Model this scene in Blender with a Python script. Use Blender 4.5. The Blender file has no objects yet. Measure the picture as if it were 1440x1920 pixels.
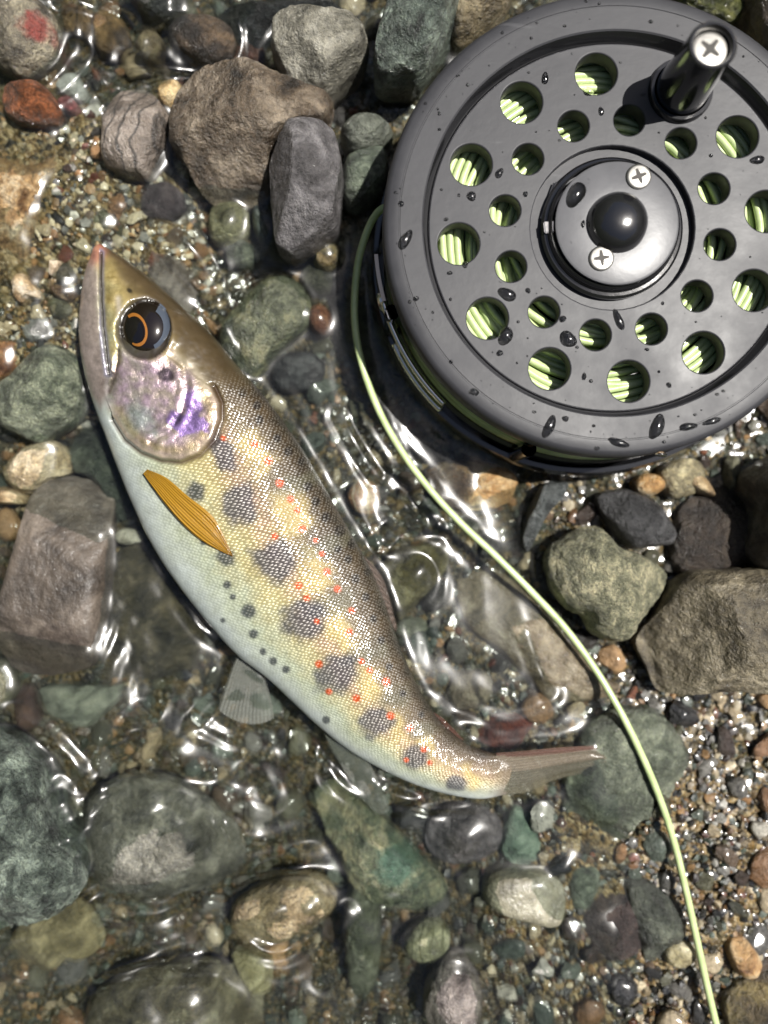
import bpy, bmesh, math, random
import numpy as np
from mathutils import Vector, noise as mnoise

# ------------------------------------------------------------------ camera, sky, sun, exposure
scene = bpy.context.scene
HC = 0.190                      # camera height above the streambed datum, metres
cam_d = bpy.data.cameras.new('camera')
cam = bpy.data.objects.new('camera', cam_d)
scene.collection.objects.link(cam)
cam.location = (0, 0, HC)
cam.rotation_euler = (0, 0, 0)
cam_d.sensor_fit = 'HORIZONTAL'
cam_d.sensor_width = 36.0
cam_d.lens = 36.0               # frame width equals distance
cam_d.clip_start = 0.002
cam_d.clip_end = 500
cam_d.dof.use_dof = True
cam_d.dof.focus_distance = 0.1605
cam_d.dof.aperture_fstop = 7.5
scene.camera = cam

SUN_EL, SUN_AZ = math.radians(64), math.radians(17)      # azimuth from +x towards +y
SDIR = Vector((math.cos(SUN_EL)*math.cos(SUN_AZ), math.cos(SUN_EL)*math.sin(SUN_AZ), math.sin(SUN_EL)))
world = bpy.data.worlds.new('World'); scene.world = world; world.use_nodes = True
wn = world.node_tree; bg = wn.nodes['Background']
sky = wn.nodes.new('ShaderNodeTexSky'); sky.sky_type = 'NISHITA'; sky.sun_disc = False
sky.sun_elevation = SUN_EL; sky.sun_rotation = math.radians(90) - SUN_AZ
sky.air_density = 1.0; sky.dust_density = 2.0; sky.ozone_density = 0.6
wn.links.new(sky.outputs[0], bg.inputs[0]); bg.inputs[1].default_value = 0.05
sun_d = bpy.data.lights.new('sun', 'SUN'); sun_d.energy = 5.0; sun_d.angle = math.radians(0.6)
sun_d.color = (1.0, 0.965, 0.91)
sun = bpy.data.objects.new('sun', sun_d); scene.collection.objects.link(sun)
sun.rotation_euler = SDIR.to_track_quat('Z', 'Y').to_euler(); sun.location = (0.5, 0.2, 1.2)
vs = scene.view_settings
vs.view_transform = 'Standard'; vs.look = 'None'; vs.gamma = 1.0; vs.exposure = 0.62; vs.use_curve_mapping = False
cy = scene.cycles
cy.use_denoising = True; cy.max_bounces = 8; cy.transparent_max_bounces = 16; cy.diffuse_bounces = 3
cy.glossy_bounces = 3; cy.sample_clamp_indirect = 4.0; cy.use_adaptive_sampling = True; cy.adaptive_threshold = 0.02
cy.blur_glossy = 0.5; cy.caustics_reflective = False; cy.caustics_refractive = False

# ------------------------------------------------------------------ helpers
MM = 0.001
ZW = 12.5*MM                    # water level
def W(px, py, z):               # a point of the place seen at photo pixel px,py when it stands at height z
    s = (HC - z)/1440.0
    return ((px-720)*s, -(py-960)*s, z)
def proj(x, y, z):
    s = 1440.0/(HC - z)
    return 720 + x*s, 960 - y*s
def lin(c):
    c = c/255.0
    return c/12.92 if c <= 0.04045 else ((c+0.055)/1.055)**2.4
def hexc(h, k=1.0):
    h = h.lstrip('#')
    return tuple(lin(int(h[i:i+2], 16))*k for i in (0, 2, 4)) + (1.0,)
def wet_tone(h, k=0.58, sat=0.80):          # a wet rock's own colour from the tone of the dry mineral
    c = hexc(h); g = 0.3*c[0]+0.6*c[1]+0.1*c[2]
    return tuple((g+(x-g)*sat)*k for x in c[:3])+(1.0,)
def rgb(*c): return np.array([lin(v) for v in c])
def link(o, parent=None):
    scene.collection.objects.link(o)
    if parent is not None: o.parent = parent
    return o
def mesh_obj(name, verts, faces, mat, parent=None, smooth=True, loc=None):
    me = bpy.data.meshes.new(name)
    me.from_pydata([tuple(v) for v in verts], [], [tuple(f) for f in faces])
    if smooth: me.polygons.foreach_set('use_smooth', [True]*len(me.polygons))
    me.update()
    if mat: me.materials.append(mat)
    o = bpy.data.objects.new(name, me)
    if loc is not None: o.location = loc
    return link(o, parent)
def fast_mesh(name, co, quads, mat, smooth=True):
    me = bpy.data.meshes.new(name)
    n, m, k = len(co), len(quads), quads.shape[1]
    me.vertices.add(n); me.vertices.foreach_set('co', np.asarray(co, np.float32).ravel())
    me.loops.add(m*k); me.loops.foreach_set('vertex_index', quads.astype(np.int32).ravel())
    me.polygons.add(m); me.polygons.foreach_set('loop_start', np.arange(0, m*k, k, dtype=np.int32))
    me.update(calc_edges=True)
    if smooth: me.polygons.foreach_set('use_smooth', np.ones(m, bool))
    if mat: me.materials.append(mat)
    me.validate()
    return me
def set_color(me, name, rgbarr):
    at = me.color_attributes.new(name, 'FLOAT_COLOR', 'POINT')
    a = np.ones((len(me.vertices), 4), np.float32); a[:, :3] = rgbarr
    at.data.foreach_set('color', a.ravel())
def set_float(me, name, arr):
    at = me.attributes.new(name, 'FLOAT', 'POINT'); at.data.foreach_set('value', np.asarray(arr, np.float32))
def tag(o, label, cat, group=None, kind=None):
    if label: o['label'] = label
    if cat: o['category'] = cat
    if group: o['group'] = group
    if kind: o['kind'] = kind
    return o
def empty(name, loc=(0, 0, 0)):
    o = bpy.data.objects.new(name, None); o.location = loc; o.empty_display_size = 0.01
    return link(o)
def sstep(a, b, x):
    t = np.clip((x-a)/(b-a), 0, 1); return t*t*(3-2*t)
def grid_quads(nu, nv, wrap_v=False):
    i = np.arange(nu-1)[:, None]; j = np.arange(nv if wrap_v else nv-1)[None, :]
    j2 = (j+1) % nv
    return np.stack([i*nv+j, (i+1)*nv+j, (i+1)*nv+j2, i*nv+j2], -1).reshape(-1, 4)
_rs = np.random.RandomState(7); _perm = np.tile(_rs.permutation(512), 3)
_ga = _rs.rand(512)*2*np.pi; _gx, _gy = np.cos(_ga), np.sin(_ga)
def perlin(x, y):
    xi = np.floor(x).astype(int); yi = np.floor(y).astype(int); fx = x-xi; fy = y-yi
    u = fx**3*(fx*(fx*6-15)+10); v = fy**3*(fy*(fy*6-15)+10)
    def g(a, b):
        h = _perm[(_perm[(xi+a) & 511] + (yi+b)) & 511]
        return _gx[h]*(fx-a) + _gy[h]*(fy-b)
    n0 = g(0, 0)*(1-u)+g(1, 0)*u; n1 = g(0, 1)*(1-u)+g(1, 1)*u
    return (n0*(1-v)+n1*v)*1.5
def fbm(x, y, o=4):
    s = 0; a = 1
    for k in range(o):
        s = s + a*perlin(x*2**k+17.3*k, y*2**k+5.1*k); a *= 0.5
    return s
def poly_dist(px, py, pts, closed=False):
    d = np.full(np.shape(px), 1e9); P = list(pts)+([pts[0]] if closed else [])
    for (ax, ay), (bx, by) in zip(P[:-1], P[1:]):
        vx, vy = bx-ax, by-ay; L = vx*vx+vy*vy+1e-9
        t = np.clip(((px-ax)*vx+(py-ay)*vy)/L, 0, 1)
        d = np.minimum(d, np.hypot(px-ax-t*vx, py-ay-t*vy))
    return d
def in_poly(px, py, pts):
    ins = np.zeros(np.shape(px), bool); n = len(pts)
    for i in range(n):
        x1, y1 = pts[i]; x2, y2 = pts[i-1]
        c = (y1 > py) != (y2 > py)
        ins ^= c & (px < (x2-x1)*(py-y1)/((y2-y1) if y2 != y1 else 1e-9)+x1)
    return ins
def catmull(pts, n):
    P = np.array(pts, float); m = len(P)
    P = np.vstack([2*P[0]-P[1], P, 2*P[-1]-P[-2]])
    t = np.linspace(0, m-1-1e-6, n); i = t.astype(int); f = (t-i)[:, None]
    a, b, c, d = P[i], P[i+1], P[i+2], P[i+3]
    return 0.5*((2*b)+(-a+c)*f+(2*a-5*b+4*c-d)*f**2+(-a+3*b-3*c+d)*f**3)

# ------------------------------------------------------------------ node helpers
class NT:
    def __init__(s, name):
        s.m = bpy.data.materials.new(name); s.m.use_nodes = True
        s.t = s.m.node_tree; s.t.nodes.clear(); s.out = s.n('ShaderNodeOutputMaterial')
    def n(s, typ, **kw):
        nd = s.t.nodes.new(typ)
        for k, v in kw.items():
            if k in nd.inputs: nd.inputs[k].default_value = v
            else: setattr(nd, k, v)
        return nd
    def l(s, a, b): s.t.links.new(a, b)
    def val(s, sock, x):
        if isinstance(x, bpy.types.NodeSocket): s.l(x, sock)
        else: sock.default_value = x
    def noise(s, vec, scale, detail=4, rough=0.55, dist=0.0):
        nd = s.n('ShaderNodeTexNoise'); nd.inputs['Scale'].default_value = scale
        nd.inputs['Detail'].default_value = detail; nd.inputs['Roughness'].default_value = rough
        nd.inputs['Distortion'].default_value = dist
        if vec is not None: s.l(vec, nd.inputs['Vector'])
        return nd.outputs[0]
    def vor(s, vec, scale, feature='F1'):
        nd = s.n('ShaderNodeTexVoronoi'); nd.feature = feature; nd.inputs['Scale'].default_value = scale
        if vec is not None: s.l(vec, nd.inputs['Vector'])
        return nd
    def ramp(s, fac, stops, interp='LINEAR'):
        nd = s.n('ShaderNodeValToRGB'); cr = nd.color_ramp; cr.interpolation = interp
        while len(cr.elements) < len(stops): cr.elements.new(0.5)
        for e, (p, c) in zip(cr.elements, stops):
            e.position = p; e.color = c if len(c) == 4 else tuple(c)+(1,)
        s.l(fac, nd.inputs[0]); return nd.outputs[0]
    def mix(s, fac, a, b, typ='MIX'):
        nd = s.n('ShaderNodeMix', data_type='RGBA', blend_type=typ)
        s.val(nd.inputs[0], fac); s.val(nd.inputs[6], a); s.val(nd.inputs[7], b); return nd.outputs[2]
    def math(s, op, a, b=0.0, c=0.0, clamp=False):
        nd = s.n('ShaderNodeMath', operation=op, use_clamp=clamp)
        s.val(nd.inputs[0], a); s.val(nd.inputs[1], b); s.val(nd.inputs[2], c); return nd.outputs[0]
    def mapr(s, x, a, b, c=0.0, d=1.0):
        nd = s.n('ShaderNodeMapRange'); s.l(x, nd.inputs[0])
        for i, v in enumerate((a, b, c, d)): nd.inputs[i+1].default_value = v
        return nd.outputs[0]
    def bump(s, h, dist, strength=1.0, normal=None):
        nd = s.n('ShaderNodeBump'); nd.inputs['Strength'].default_value = strength
        nd.inputs['Distance'].default_value = dist; s.l(h, nd.inputs['Height'])
        if normal is not None: s.l(normal, nd.inputs['Normal'])
        return nd.outputs[0]
    def coord(s, kind='Object'): return s.n('ShaderNodeTexCoord').outputs[kind]
    def bsdf(s, **kw):
        nd = s.n('ShaderNodeBsdfPrincipled')
        for k, v in kw.items(): s.val(nd.inputs[k.replace('_', ' ')], v)
        s.l(nd.outputs[0], s.out.inputs[0]); return nd
WHITE = (1, 1, 1, 1); BLACK = (0, 0, 0, 1)

def simple_mat(name, col, rough, metal=0.0, coat=0.0, bump_scale=0, bump_d=0.0, **kw):
    t = NT(name); b = t.bsdf(Base_Color=col, Roughness=rough, Metallic=metal, Coat_Weight=coat, Coat_Roughness=0.05, **kw)
    if bump_scale:
        t.l(t.bump(t.noise(t.coord(), bump_scale, 3), bump_d), b.inputs['Normal'])
    return t.m

def stone_mat(name, c1, c2, c3, sc=160, speck=0.5, vein=0.0, veincol='#2a2a2a', rough=0.38, wet=0.8, patch=None, bump=1.0, seed=0, stripe=0.0, sdir=(1, 0, 0)):
    """mottled wet rock: three tones in large noise, mineral grains, optional veins, cracks and one coloured patch"""
    t = NT(name); co0 = t.coord()
    mp = t.n('ShaderNodeMapping'); mp.inputs['Location'].default_value = (seed*0.37, seed*0.11, seed*0.23); t.l(co0, mp.inputs[0]); co = mp.outputs[0]
    n1 = t.noise(co, sc, 6, 0.62, 0.6)
    c1 = tuple(x*0.6 for x in c1[:3])+(1,); c3 = tuple(min(0.8, x*1.3) for x in c3[:3])+(1,)
    base = t.ramp(n1, [(0.32, c1), (0.49, c2), (0.68, c3)])
    n2 = t.noise(co, sc*6, 3, 0.7)
    g = t.vor(co, sc*9); gr = t.mapr(g.outputs['Color'], 0, 1, 0.55, 1.5)
    base = t.mix(0.75*speck, base, t.mix(1.0, base, gr, 'MULTIPLY'))
    base = t.mix(t.mapr(n2, 0.40, 0.62, 0.0, 0.7*speck), base, t.mix(1.0, base, (1.7, 1.65, 1.5, 1), 'MULTIPLY'))
    n3 = t.noise(co, sc*2.2, 5, 0.65, 1.2)
    base = t.mix(t.mapr(n3, 0.55, 0.72, 0.0, 0.6), base, t.mix(1.0, base, (0.38, 0.38, 0.36, 1), 'MULTIPLY'))
    if vein:
        w = t.n('ShaderNodeTexWave'); w.inputs['Scale'].default_value = vein; w.inputs['Distortion'].default_value = 5.0
        w.inputs['Detail'].default_value = 3; w.inputs['Detail Scale'].default_value = 1.5
        rot = t.n('ShaderNodeMapping'); rot.inputs['Rotation'].default_value = (0.3, 0.2, math.atan2(sdir[1], sdir[0])); t.l(co, rot.inputs[0]); t.l(rot.outputs[0], w.inputs[0])
        base = t.mix(t.mapr(w.outputs[0], 0.0, 0.16, 0.85, 0.0), base, hexc(veincol))
    if patch:
        (qx, qy), r, pc = patch
        fl2 = t.n('ShaderNodeVectorMath', operation='MULTIPLY'); t.l(co0, fl2.inputs[0]); fl2.inputs[1].default_value = (1, 1, 0)
        v = t.n('ShaderNodeVectorMath', operation='DISTANCE'); t.l(fl2.outputs[0], v.inputs[0]); v.inputs[1].default_value = (qx, qy, 0)
        dd = t.math('ADD', v.outputs['Value'], t.math('MULTIPLY', t.math('SUBTRACT', t.noise(co, 320, 4), 0.5), r*1.6))
        base = t.mix(t.mapr(dd, r*0.6, r*1.1, 0.85, 0.0), base, t.mix(1.0, wet_tone(pc, 0.8, 0.95), t.mapr(n2, 0.3, 0.7, 0.55, 1.4), 'MULTIPLY'))
    bh = t.math('ADD', t.math('MULTIPLY', t.noise(co, sc*3, 6, 0.65), 1.0), t.math('MULTIPLY', t.noise(co, sc*14, 3), 0.28))
    nb = t.bump(bh, 0.0016*bump, 1.0)
    cb = t.bump(t.math('ADD', t.noise(co, sc*2.6, 5, 0.65), t.math('MULTIPLY', n2, 0.5)), 0.0023*bump, 1.0)
    ro = t.mapr(n3, 0.35, 0.7, rough*0.75, rough*1.4)
    b = t.bsdf(Base_Color=base, Roughness=ro, Coat_Weight=t.math('MULTIPLY', min(1.0, wet*1.25), t.mapr(n3, 0.3, 0.6, 1.0, 0.55)), Coat_Roughness=0.11, Coat_IOR=1.45)
    t.l(nb, b.inputs['Normal']); t.l(cb, b.inputs['Coat Normal'])
    return t.m

# ------------------------------------------------------------------ streambed
def terrain_px(px, py):
    """bed height (metres) by place: a sand bank beside the fish's head, a gravel bar by the line, a pool by the belly"""
    def blob(cx, cy, rx, ry): return np.exp(-(((px-cx)/rx)**2+((py-cy)/ry)**2))
    h = 3.5 + 8.2*sstep(0.12, 0.75, blob(70, 470, 330, 330)) + 6.5*sstep(0.15, 0.8, blob(1270, 1700, 470, 420)) \
        + 4.0*blob(900, 1240, 260, 220) + 2.0*blob(640, 620, 250, 300) + 3.0*blob(1200, 960, 250, 120)
    h = h - 3.5*sstep(0.1, 0.8, blob(330, 1640, 430, 330)) + 1.3*fbm(px/110.0, py/110.0, 4)
    return h*MM
def axis_nonuniform(fine, half, far, n_out):
    a = np.linspace(-half, half, int(2*half/fine)+1)
    g = half*np.power(far/half, np.linspace(0, 1, n_out+1))[1:]
    return np.concatenate([-g[::-1], a, g])
gx = axis_nonuniform(0.0011, 0.15, 60, 22); gy = axis_nonuniform(0.0011, 0.19, 60, 22)
GX, GY = np.meshgrid(gx, gy, indexing='ij')
gpx, gpy = 720+GX*1440/HC*1.03, 960-GY*1440/HC*1.03
GZ = terrain_px(gpx, gpy)
far = np.maximum(np.abs(GX)/0.16, np.abs(GY)/0.2)
GZ = np.where(far > 1, GZ*0+0.005+0.004*perlin(GX*12, GY*12)*np.clip(far-1, 0, 1)+(GZ-0.005)*np.exp(-(far-1)*6), GZ)
GZ += 0.0006*perlin(GX*700, GY*700)*(far < 1.2)
bank = sstep(6.5*MM, 11.5*MM, GZ)
t = NT('streambed_grit'); co = t.coord()
at = t.n('ShaderNodeAttribute'); at.attribute_name = 'bank'
v1 = t.vor(co, 520); v2 = t.vor(co, 1150)
def grit_ramp(src, cols):
    sep = t.n('ShaderNodeSeparateColor'); t.l(src, sep.inputs[0])
    return t.ramp(sep.outputs[0], [(i/len(cols), hexc(c)) for i, c in enumerate(cols)], 'CONSTANT')
wetc = grit_ramp(v1.outputs['Color'], ['#2c2a1e', '#3c3a2a', '#4a4230', '#26261f', '#5a4c32', '#33362c', '#6b5a3c', '#3a3226'])
wetc2 = grit_ramp(v2.outputs['Color'], ['#35301f', '#564a30', '#2a2920', '#7a6744', '#453b28', '#3a3c30'])
dryc = grit_ramp(v1.outputs['Color'], ['#8a7350', '#5e4c34', '#a89270', '#3e3628', '#7a6036', '#948468', '#2c2820', '#6c6048'])
dryc2 = grit_ramp(v2.outputs['Color'], ['#9a8058', '#54442c', '#b4a080', '#6e5634', '#34301f', '#866e48'])
nn = t.noise(co, 260, 4)
sel = t.mapr(nn, 0.42, 0.58)
cw = t.mix(sel, wetc, wetc2); cd = t.mix(sel, dryc, dryc2)
bm = t.mapr(t.math('ADD', at.outputs['Fac'], t.math('MULTIPLY', t.math('SUBTRACT', t.noise(co, 60, 4), 0.5), 0.9)), 0.25, 0.8)
base = t.mix(1.0, t.mix(bm, cw, cd), (0.80, 0.82, 0.74, 1), 'MULTIPLY')
hb = t.math('ADD', t.mapr(v1.outputs['Distance'], 0, 0.7, 1.0, 0.0), t.math('MULTIPLY', t.mapr(v2.outputs['Distance'], 0, 0.7, 1, 0), 0.5))
b = t.bsdf(Base_Color=base, Roughness=0.4, Coat_Weight=0.5, Coat_Roughness=0.15)
t.l(t.bump(hb, 0.0011), b.inputs['Normal'])
me = fast_mesh('streambed', np.stack([GX, GY, GZ], -1).reshape(-1, 3), grid_quads(len(gx), len(gy)), t.m)
set_float(me, 'bank', bank.ravel())
ground = link(bpy.data.objects.new('streambed', me)); ground['kind'] = 'structure'

# wooded valley sides that shut out the low sky
va, vr = np.meshgrid(np.linspace(0, 2*np.pi, 97)[:-1], np.linspace(0, 1, 14), indexing='ij')
vrad = 5.0+9.0*vr
vx, vy = vrad*np.cos(va), vrad*np.sin(va)
vz = -0.3+vr**0.8*(15.5+3.0*np.sin(va*3+1)+1.5*np.sin(va*7))*(0.85+0.25*np.cos(va-math.pi)) + 0.9*fbm(vx*0.4, vy*0.4, 4)*vr
t = NT('valley_woods'); co = t.coord(); n1 = t.noise(co, 1.3, 8, 0.7); n2 = t.noise(co, 6, 4, 0.7)
b = t.bsdf(Base_Color=t.mix(t.mapr(n2, 0.35, 0.65), hexc('#141a0c'), t.ramp(n1, [(0.3, hexc('#1c2410')), (0.5, hexc('#34421c')), (0.7, hexc('#4c5a26'))])), Roughness=0.8)
t.l(t.bump(n2, 0.3), b.inputs['Normal'])
vq = grid_quads(96, 14); vlast = np.stack([95*14+np.arange(13), np.arange(13), np.arange(1, 14), 95*14+np.arange(1, 14)], -1)
me = fast_mesh('wooded_valley', np.stack([vx, vy, vz], -1).reshape(-1, 3), np.vstack([vq, vlast]), t.m)
valley = link(bpy.data.objects.new('wooded_valley', me)); valley['kind'] = 'structure'

# ------------------------------------------------------------------ large stones, each traced and given its own height and build
OUTLINES = []                   # outlines used to keep gravel out from under them
def resample(pts, n, rnd):
    P = np.array(pts, float)
    c = P.mean(0)
    A = np.vstack([P, P[:1]])
    if rnd:                     # rounded outline
        m = len(P); tt = np.linspace(0, m, 12*m, endpoint=False); i = tt.astype(int); f = (tt-i)[:, None]
        a, b, cc, d = P[(i-1) % m], P[i % m], P[(i+1) % m], P[(i+2) % m]
        Q = 0.5*((2*b)+(-a+cc)*f+(2*a-5*b+4*cc-d)*f**2+(-a+3*b-3*cc+d)*f**3)
    else:
        Q = np.vstack([P[i]+(P[(i+1) % len(P)]-P[i])*f for i in range(len(P)) for f in (np.linspace(0, 1, 10, endpoint=False))[:, None]])
        Q = (np.roll(Q, 1, 0)+2*Q+np.roll(Q, -1, 0))/4; Q = (np.roll(Q, 2, 0)+2*Q+np.roll(Q, -2, 0))/4
    L = np.r_[0, np.cumsum(np.hypot(*np.diff(np.vstack([Q, Q[:1]]), axis=0).T))]
    s = np.linspace(0, L[-1], n, endpoint=False); Qc = np.vstack([Q, Q[:1]])
    return np.stack([np.interp(s, L, Qc[:, 0]), np.interp(s, L, Qc[:, 1])], -1), c
def build_stone(name, label, pts, ztop, zmid, mat, p=2.6, q=2.0, rnd=True, planes=(), nfac=4, seed=0, rough=0.5, na=88, nr=26, cat='stone', group=None):
    ztop *= MM; zmid *= MM
    R, c = resample(pts, na, rnd)
    OUTLINES.append(pts)
    rg = random.Random(seed*7+3)
    cx, cy_, _ = W(c[0], c[1], zmid)
    out = np.array([W(x, y, zmid)[:2] for x, y in R])-np.array([cx, cy_])
    size = np.hypot(*out.T).mean()
    pl = []
    for (ax, ay, hz, gxs, gys) in planes:       # anchor pixel, height there (mm), slope towards +x / +y of the place
        wx, wy, _ = W(ax, ay, zmid); pl.append((wx-cx, wy-cy_, hz*MM, gxs, gys))
    for k in range(nfac):
        a = rg.uniform(0, 2*math.pi)+k*2*math.pi/nfac; s = rg.uniform(0.35, 1.0)
        pl.append((math.cos(a)*size*0.42, math.sin(a)*size*0.42, ztop-rg.uniform(-0.2, 0.20)*(ztop-zmid)-0.3*MM, -math.cos(a)*s, -math.sin(a)*s))
    rr = np.sin(np.linspace(0, math.pi/2, nr)); rr[0] = 0
    V = []; F = []
    V.append((0, 0, ztop))
    def top(x, y, r):
        z = zmid+(ztop-zmid)*max(0.0, 1-r**p)**(1.0/q)
        for (ax, ay, hz, sx, sy) in pl:
            zz = hz+(x-ax)*sx+(y-ay)*sy; k = 0.5*MM
            h = max(k-abs(z-zz), 0)/k
            z = min(z, zz)-h*h*k*0.25
        return max(z, zmid-0.002) if r < 0.999 else min(z, zmid)
    for i in range(1, nr):
        for j in range(na):
            x, y = out[j]*rr[i]; V.append((x, y, top(x, y, rr[i])))
    V[0] = (0, 0, top(0, 0, 0))
    nb = 7; zb = -0.003
    for i in range(1, nb):
        u = i/nb; r = math.cos(u*math.pi/2)**0.6
        for j in range(na):
            x, y = out[j]*r; V.append((x, y, V[(nr-2)*na+1+j][2]*(1-u)+zb*u))
    V.append((0, 0, zb))
    for j in range(na): F.append((0, 1+j, 1+(j+1) % na))
    for i in range(nr-2+nb-1):
        o1, o2 = 1+i*na, 1+(i+1)*na
        for j in range(na): F.append((o1+j, o2+j, o2+(j+1) % na, o1+(j+1) % na))
    o1 = 1+(nr-2+nb-1)*na; last = len(V)-1
    for j in range(na): F.append((o1+j, last, o1+(j+1) % na))
    V = [Vector(v) for v in V]
    am = 1.35*rough*MM*min(1.6, size/0.009)
    off = Vector((seed*1.7, seed*0.9, seed*2.3))
    for v in V:
        d = Vector((v.x, v.y, max(v.z-zmid*0.5, 0.001)))
        d.normalize()
        n = mnoise.fractal(v*110+off, 1.0, 2.0, 2)*0.65 + 0.42*mnoise.fractal(v*620+off, 0.7, 2.0, 4) - 0.55*(abs(mnoise.noise(v*170+off*2))-0.25)-0.4*(abs(mnoise.noise(v*480+off*3))-0.25)
        v += d*n*am
    o = mesh_obj(name, V, F, mat, None, True, (cx, cy_, 0))
    return tag(o, label, cat, group)

def C(off, scale, pts):         # outline read off an enlarged view
    return [(off[0]+x/scale, off[1]+y/scale) for x, y in pts]
Q1 = lambda pts: C((0, 0), 2.0, pts)
Q5 = lambda pts: C((700, 860), 1.946, pts)
S = []   # name, label, outline, top mm, mid mm, tones, material opts, shape opts
def stone(name, label, pts, ztop, zmid, tones, mo=None, so=None): S.append((name, label, pts, ztop, zmid, tones, mo or {}, so or {}))
GREEN = ('#3a4238', '#5f6a5c', '#8f9a86'); GREY = ('#3e3c38', '#6a6862', '#98958a'); BROWN = ('#3a2e22', '#6a5842', '#9a876a')
TAN = ('#8a6b40', '#c2a06a', '#e6cf9e'); DARK = ('#1a1a18', '#2e2d2a', '#4a4742'); OLIVE = ('#3c3a26', '#68664a', '#98956c')
stone('mottled_stone', 'speckled grey stone with a dark red patch, beside the rust rock', [(-20, 30), (30, 8), (65, 8), (100, 28), (121, 65), (117, 105), (95, 135), (55, 153), (25, 146), (-10, 120)], 21, 12, ('#4a4238', '#7d7462', '#a39a80'), dict(patch=((0.0045, -0.001), 0.0034, '#8c3a34'), speck=0.9), dict(nfac=3))
stone('rusty_rock', 'small rough rust orange rock on the sand bank', Q1([(30, 345), (80, 320), (150, 318), (200, 360), (236, 430), (210, 470), (110, 476), (50, 450), (20, 400)]), 18.5, 13, ('#3a2a18', '#8a4a1c', '#b8662a'), dict(speck=1.0, sc=260, bump=1.5), dict(nfac=4, rough=0.6))
stone('ochre_rock', 'cracked ochre rock under the glinting riffle', Q1([(228, 40), (300, 28), (360, 60), (420, 58), (480, 105), (486, 180), (430, 215), (380, 205), (320, 150), (245, 115)]), 12, 8, ('#5a4020', '#94703a', '#b8945a'), dict(vein=60, veincol='#2a2014'), dict(nfac=4))
stone('round_pebble', 'small round amber pebble ringed by water in the riffle', Q1([(530, 150), (570, 128), (610, 150), (612, 195), (580, 232), (538, 222), (522, 185)]), 14, 10, ('#5a4a30', '#94805a', '#b8a880'))
stone('dark_wet_stone', 'dark brown wet stone ringed by water above the big brown block', Q1([(650, 110), (700, 85), (800, 84), (870, 118), (892, 190), (850, 240), (760, 252), (690, 222), (640, 165)]), 17.5, 11, ('#181410', '#3a2e22', '#6a543a'), dict(speck=0.5), dict(nfac=3))
stone('pale_grey_rock', 'pale grey angular rock with a tan broken edge', Q1([(1025, 130), (1090, 103), (1170, 112), (1260, 122), (1350, 140), (1388, 190), (1370, 250), (1300, 312), (1235, 382), (1150, 392), (1080, 340), (1028, 240)]), 28, 15, ('#4a4636', '#8e8a7a', '#b4b0a0'), dict(wet=0.45, rough=0.5), dict(rnd=False, p=5, planes=[(545, 100, 27, 0.45, 0.75), (575, 120, 27.5, 0.62, -0.25), (640, 90, 26, -0.15, 0.1)], rough=0.5))
stone('brown_block', 'big brown quartzite block with a flat top and a stepped side', Q1([(668, 400), (740, 322), (830, 290), (960, 280), (1060, 338), (1180, 380), (1255, 395), (1245, 480), (1130, 520), (1020, 600), (1010, 745), (900, 772), (800, 766), (740, 705), (692, 610), (650, 570)]), 27, 14, ('#33291c', '#6b5a46', '#9c8c76'), dict(sc=120, wet=0.6, bump=1.3), dict(rnd=False, p=7, planes=[(430, 200, 26.5, -0.02, 0.05), (430, 264, 25.8, 0.05, 1.05), (362, 240, 25.2, 1.4, 0.1), (560, 205, 25, -0.5, -0.1)], rough=0.32, na=120, nr=40))
stone('striped_block', 'grey pinkish stone crossed by dark parallel stripes', Q1([(398, 450), (430, 382), (490, 340), (560, 343), (602, 390), (641, 440), (636, 560), (592, 640), (562, 692), (470, 670), (388, 632)]), 19.5, 12, ('#6e6258', '#958679', '#b0a295'), dict(vein=95, veincol='#33302e', speck=0.35, sdir=(1, 0.25, 0), sc=110), dict(rnd=False, p=5, nfac=3, rough=0.3))
stone('ridged_prism', 'upright dark grey slab with a sharp pale ridge', Q1([(1095, 508), (1220, 508), (1266, 542), (1292, 660), (1270, 880), (1185, 942), (1100, 990), (1040, 955), (1026, 800), (1018, 650)]), 30, 16, ('#3e3a3a', '#6a6668', '#8c888a'), dict(speck=0.35, wet=0.6, rough=0.45), dict(rnd=False, p=9, planes=[(558, 380, 29, 1.5, 0.0), (558, 380, 29.2, -0.22, 0.06), (590, 262, 29, 0.0, -0.4)], rough=0.3))
stone('greenish_stone', 'smooth grey green stone tucked against the reel', Q1([(1278, 500), (1340, 458), (1420, 458), (1470, 500), (1460, 560), (1390, 590), (1320, 590), (1284, 550)]), 19, 11, ('#3c4238', '#6a7062', '#868c7c'), dict(speck=0.3), dict(nfac=2))
stone('glossy_green_stone', 'glossy dark green stone below the smooth grey green one', Q1([(1325, 590), (1440, 568), (1450, 700), (1390, 772), (1320, 792), (1282, 745), (1288, 640)]), 18, 10, ('#2e3630', '#54604f', '#7c8872'), dict(speck=0.4, wet=1.0), dict(nfac=3))
stone('plum_slab', 'dark plum slab below the striped stone', Q1([(556, 700), (640, 688), (702, 738), (712, 790), (662, 862), (600, 852), (538, 832), (528, 778)]), 12, 8, ('#30262a', '#514448', '#6c5e60'), dict(speck=0.2), dict(rnd=False, p=6, nfac=2))
stone('yellow_green_pebble', 'round yellow green pebble below the brown block', Q1([(800, 800), (850, 770), (920, 768), (940, 830), (925, 895), (870, 930), (810, 925), (788, 870)]), 14, 8, ('#5a5430', '#949066', '#c2bc92'), dict(speck=0.7))
stone('grey_green_cobble', 'grey green cobble wet under the yellow green pebble', Q1([(850, 930), (900, 905), (955, 930), (964, 985), (920, 1018), (860, 1000)]), 11.5, 7, ('#3a4038', '#626a58', '#8c927c'))
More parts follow.
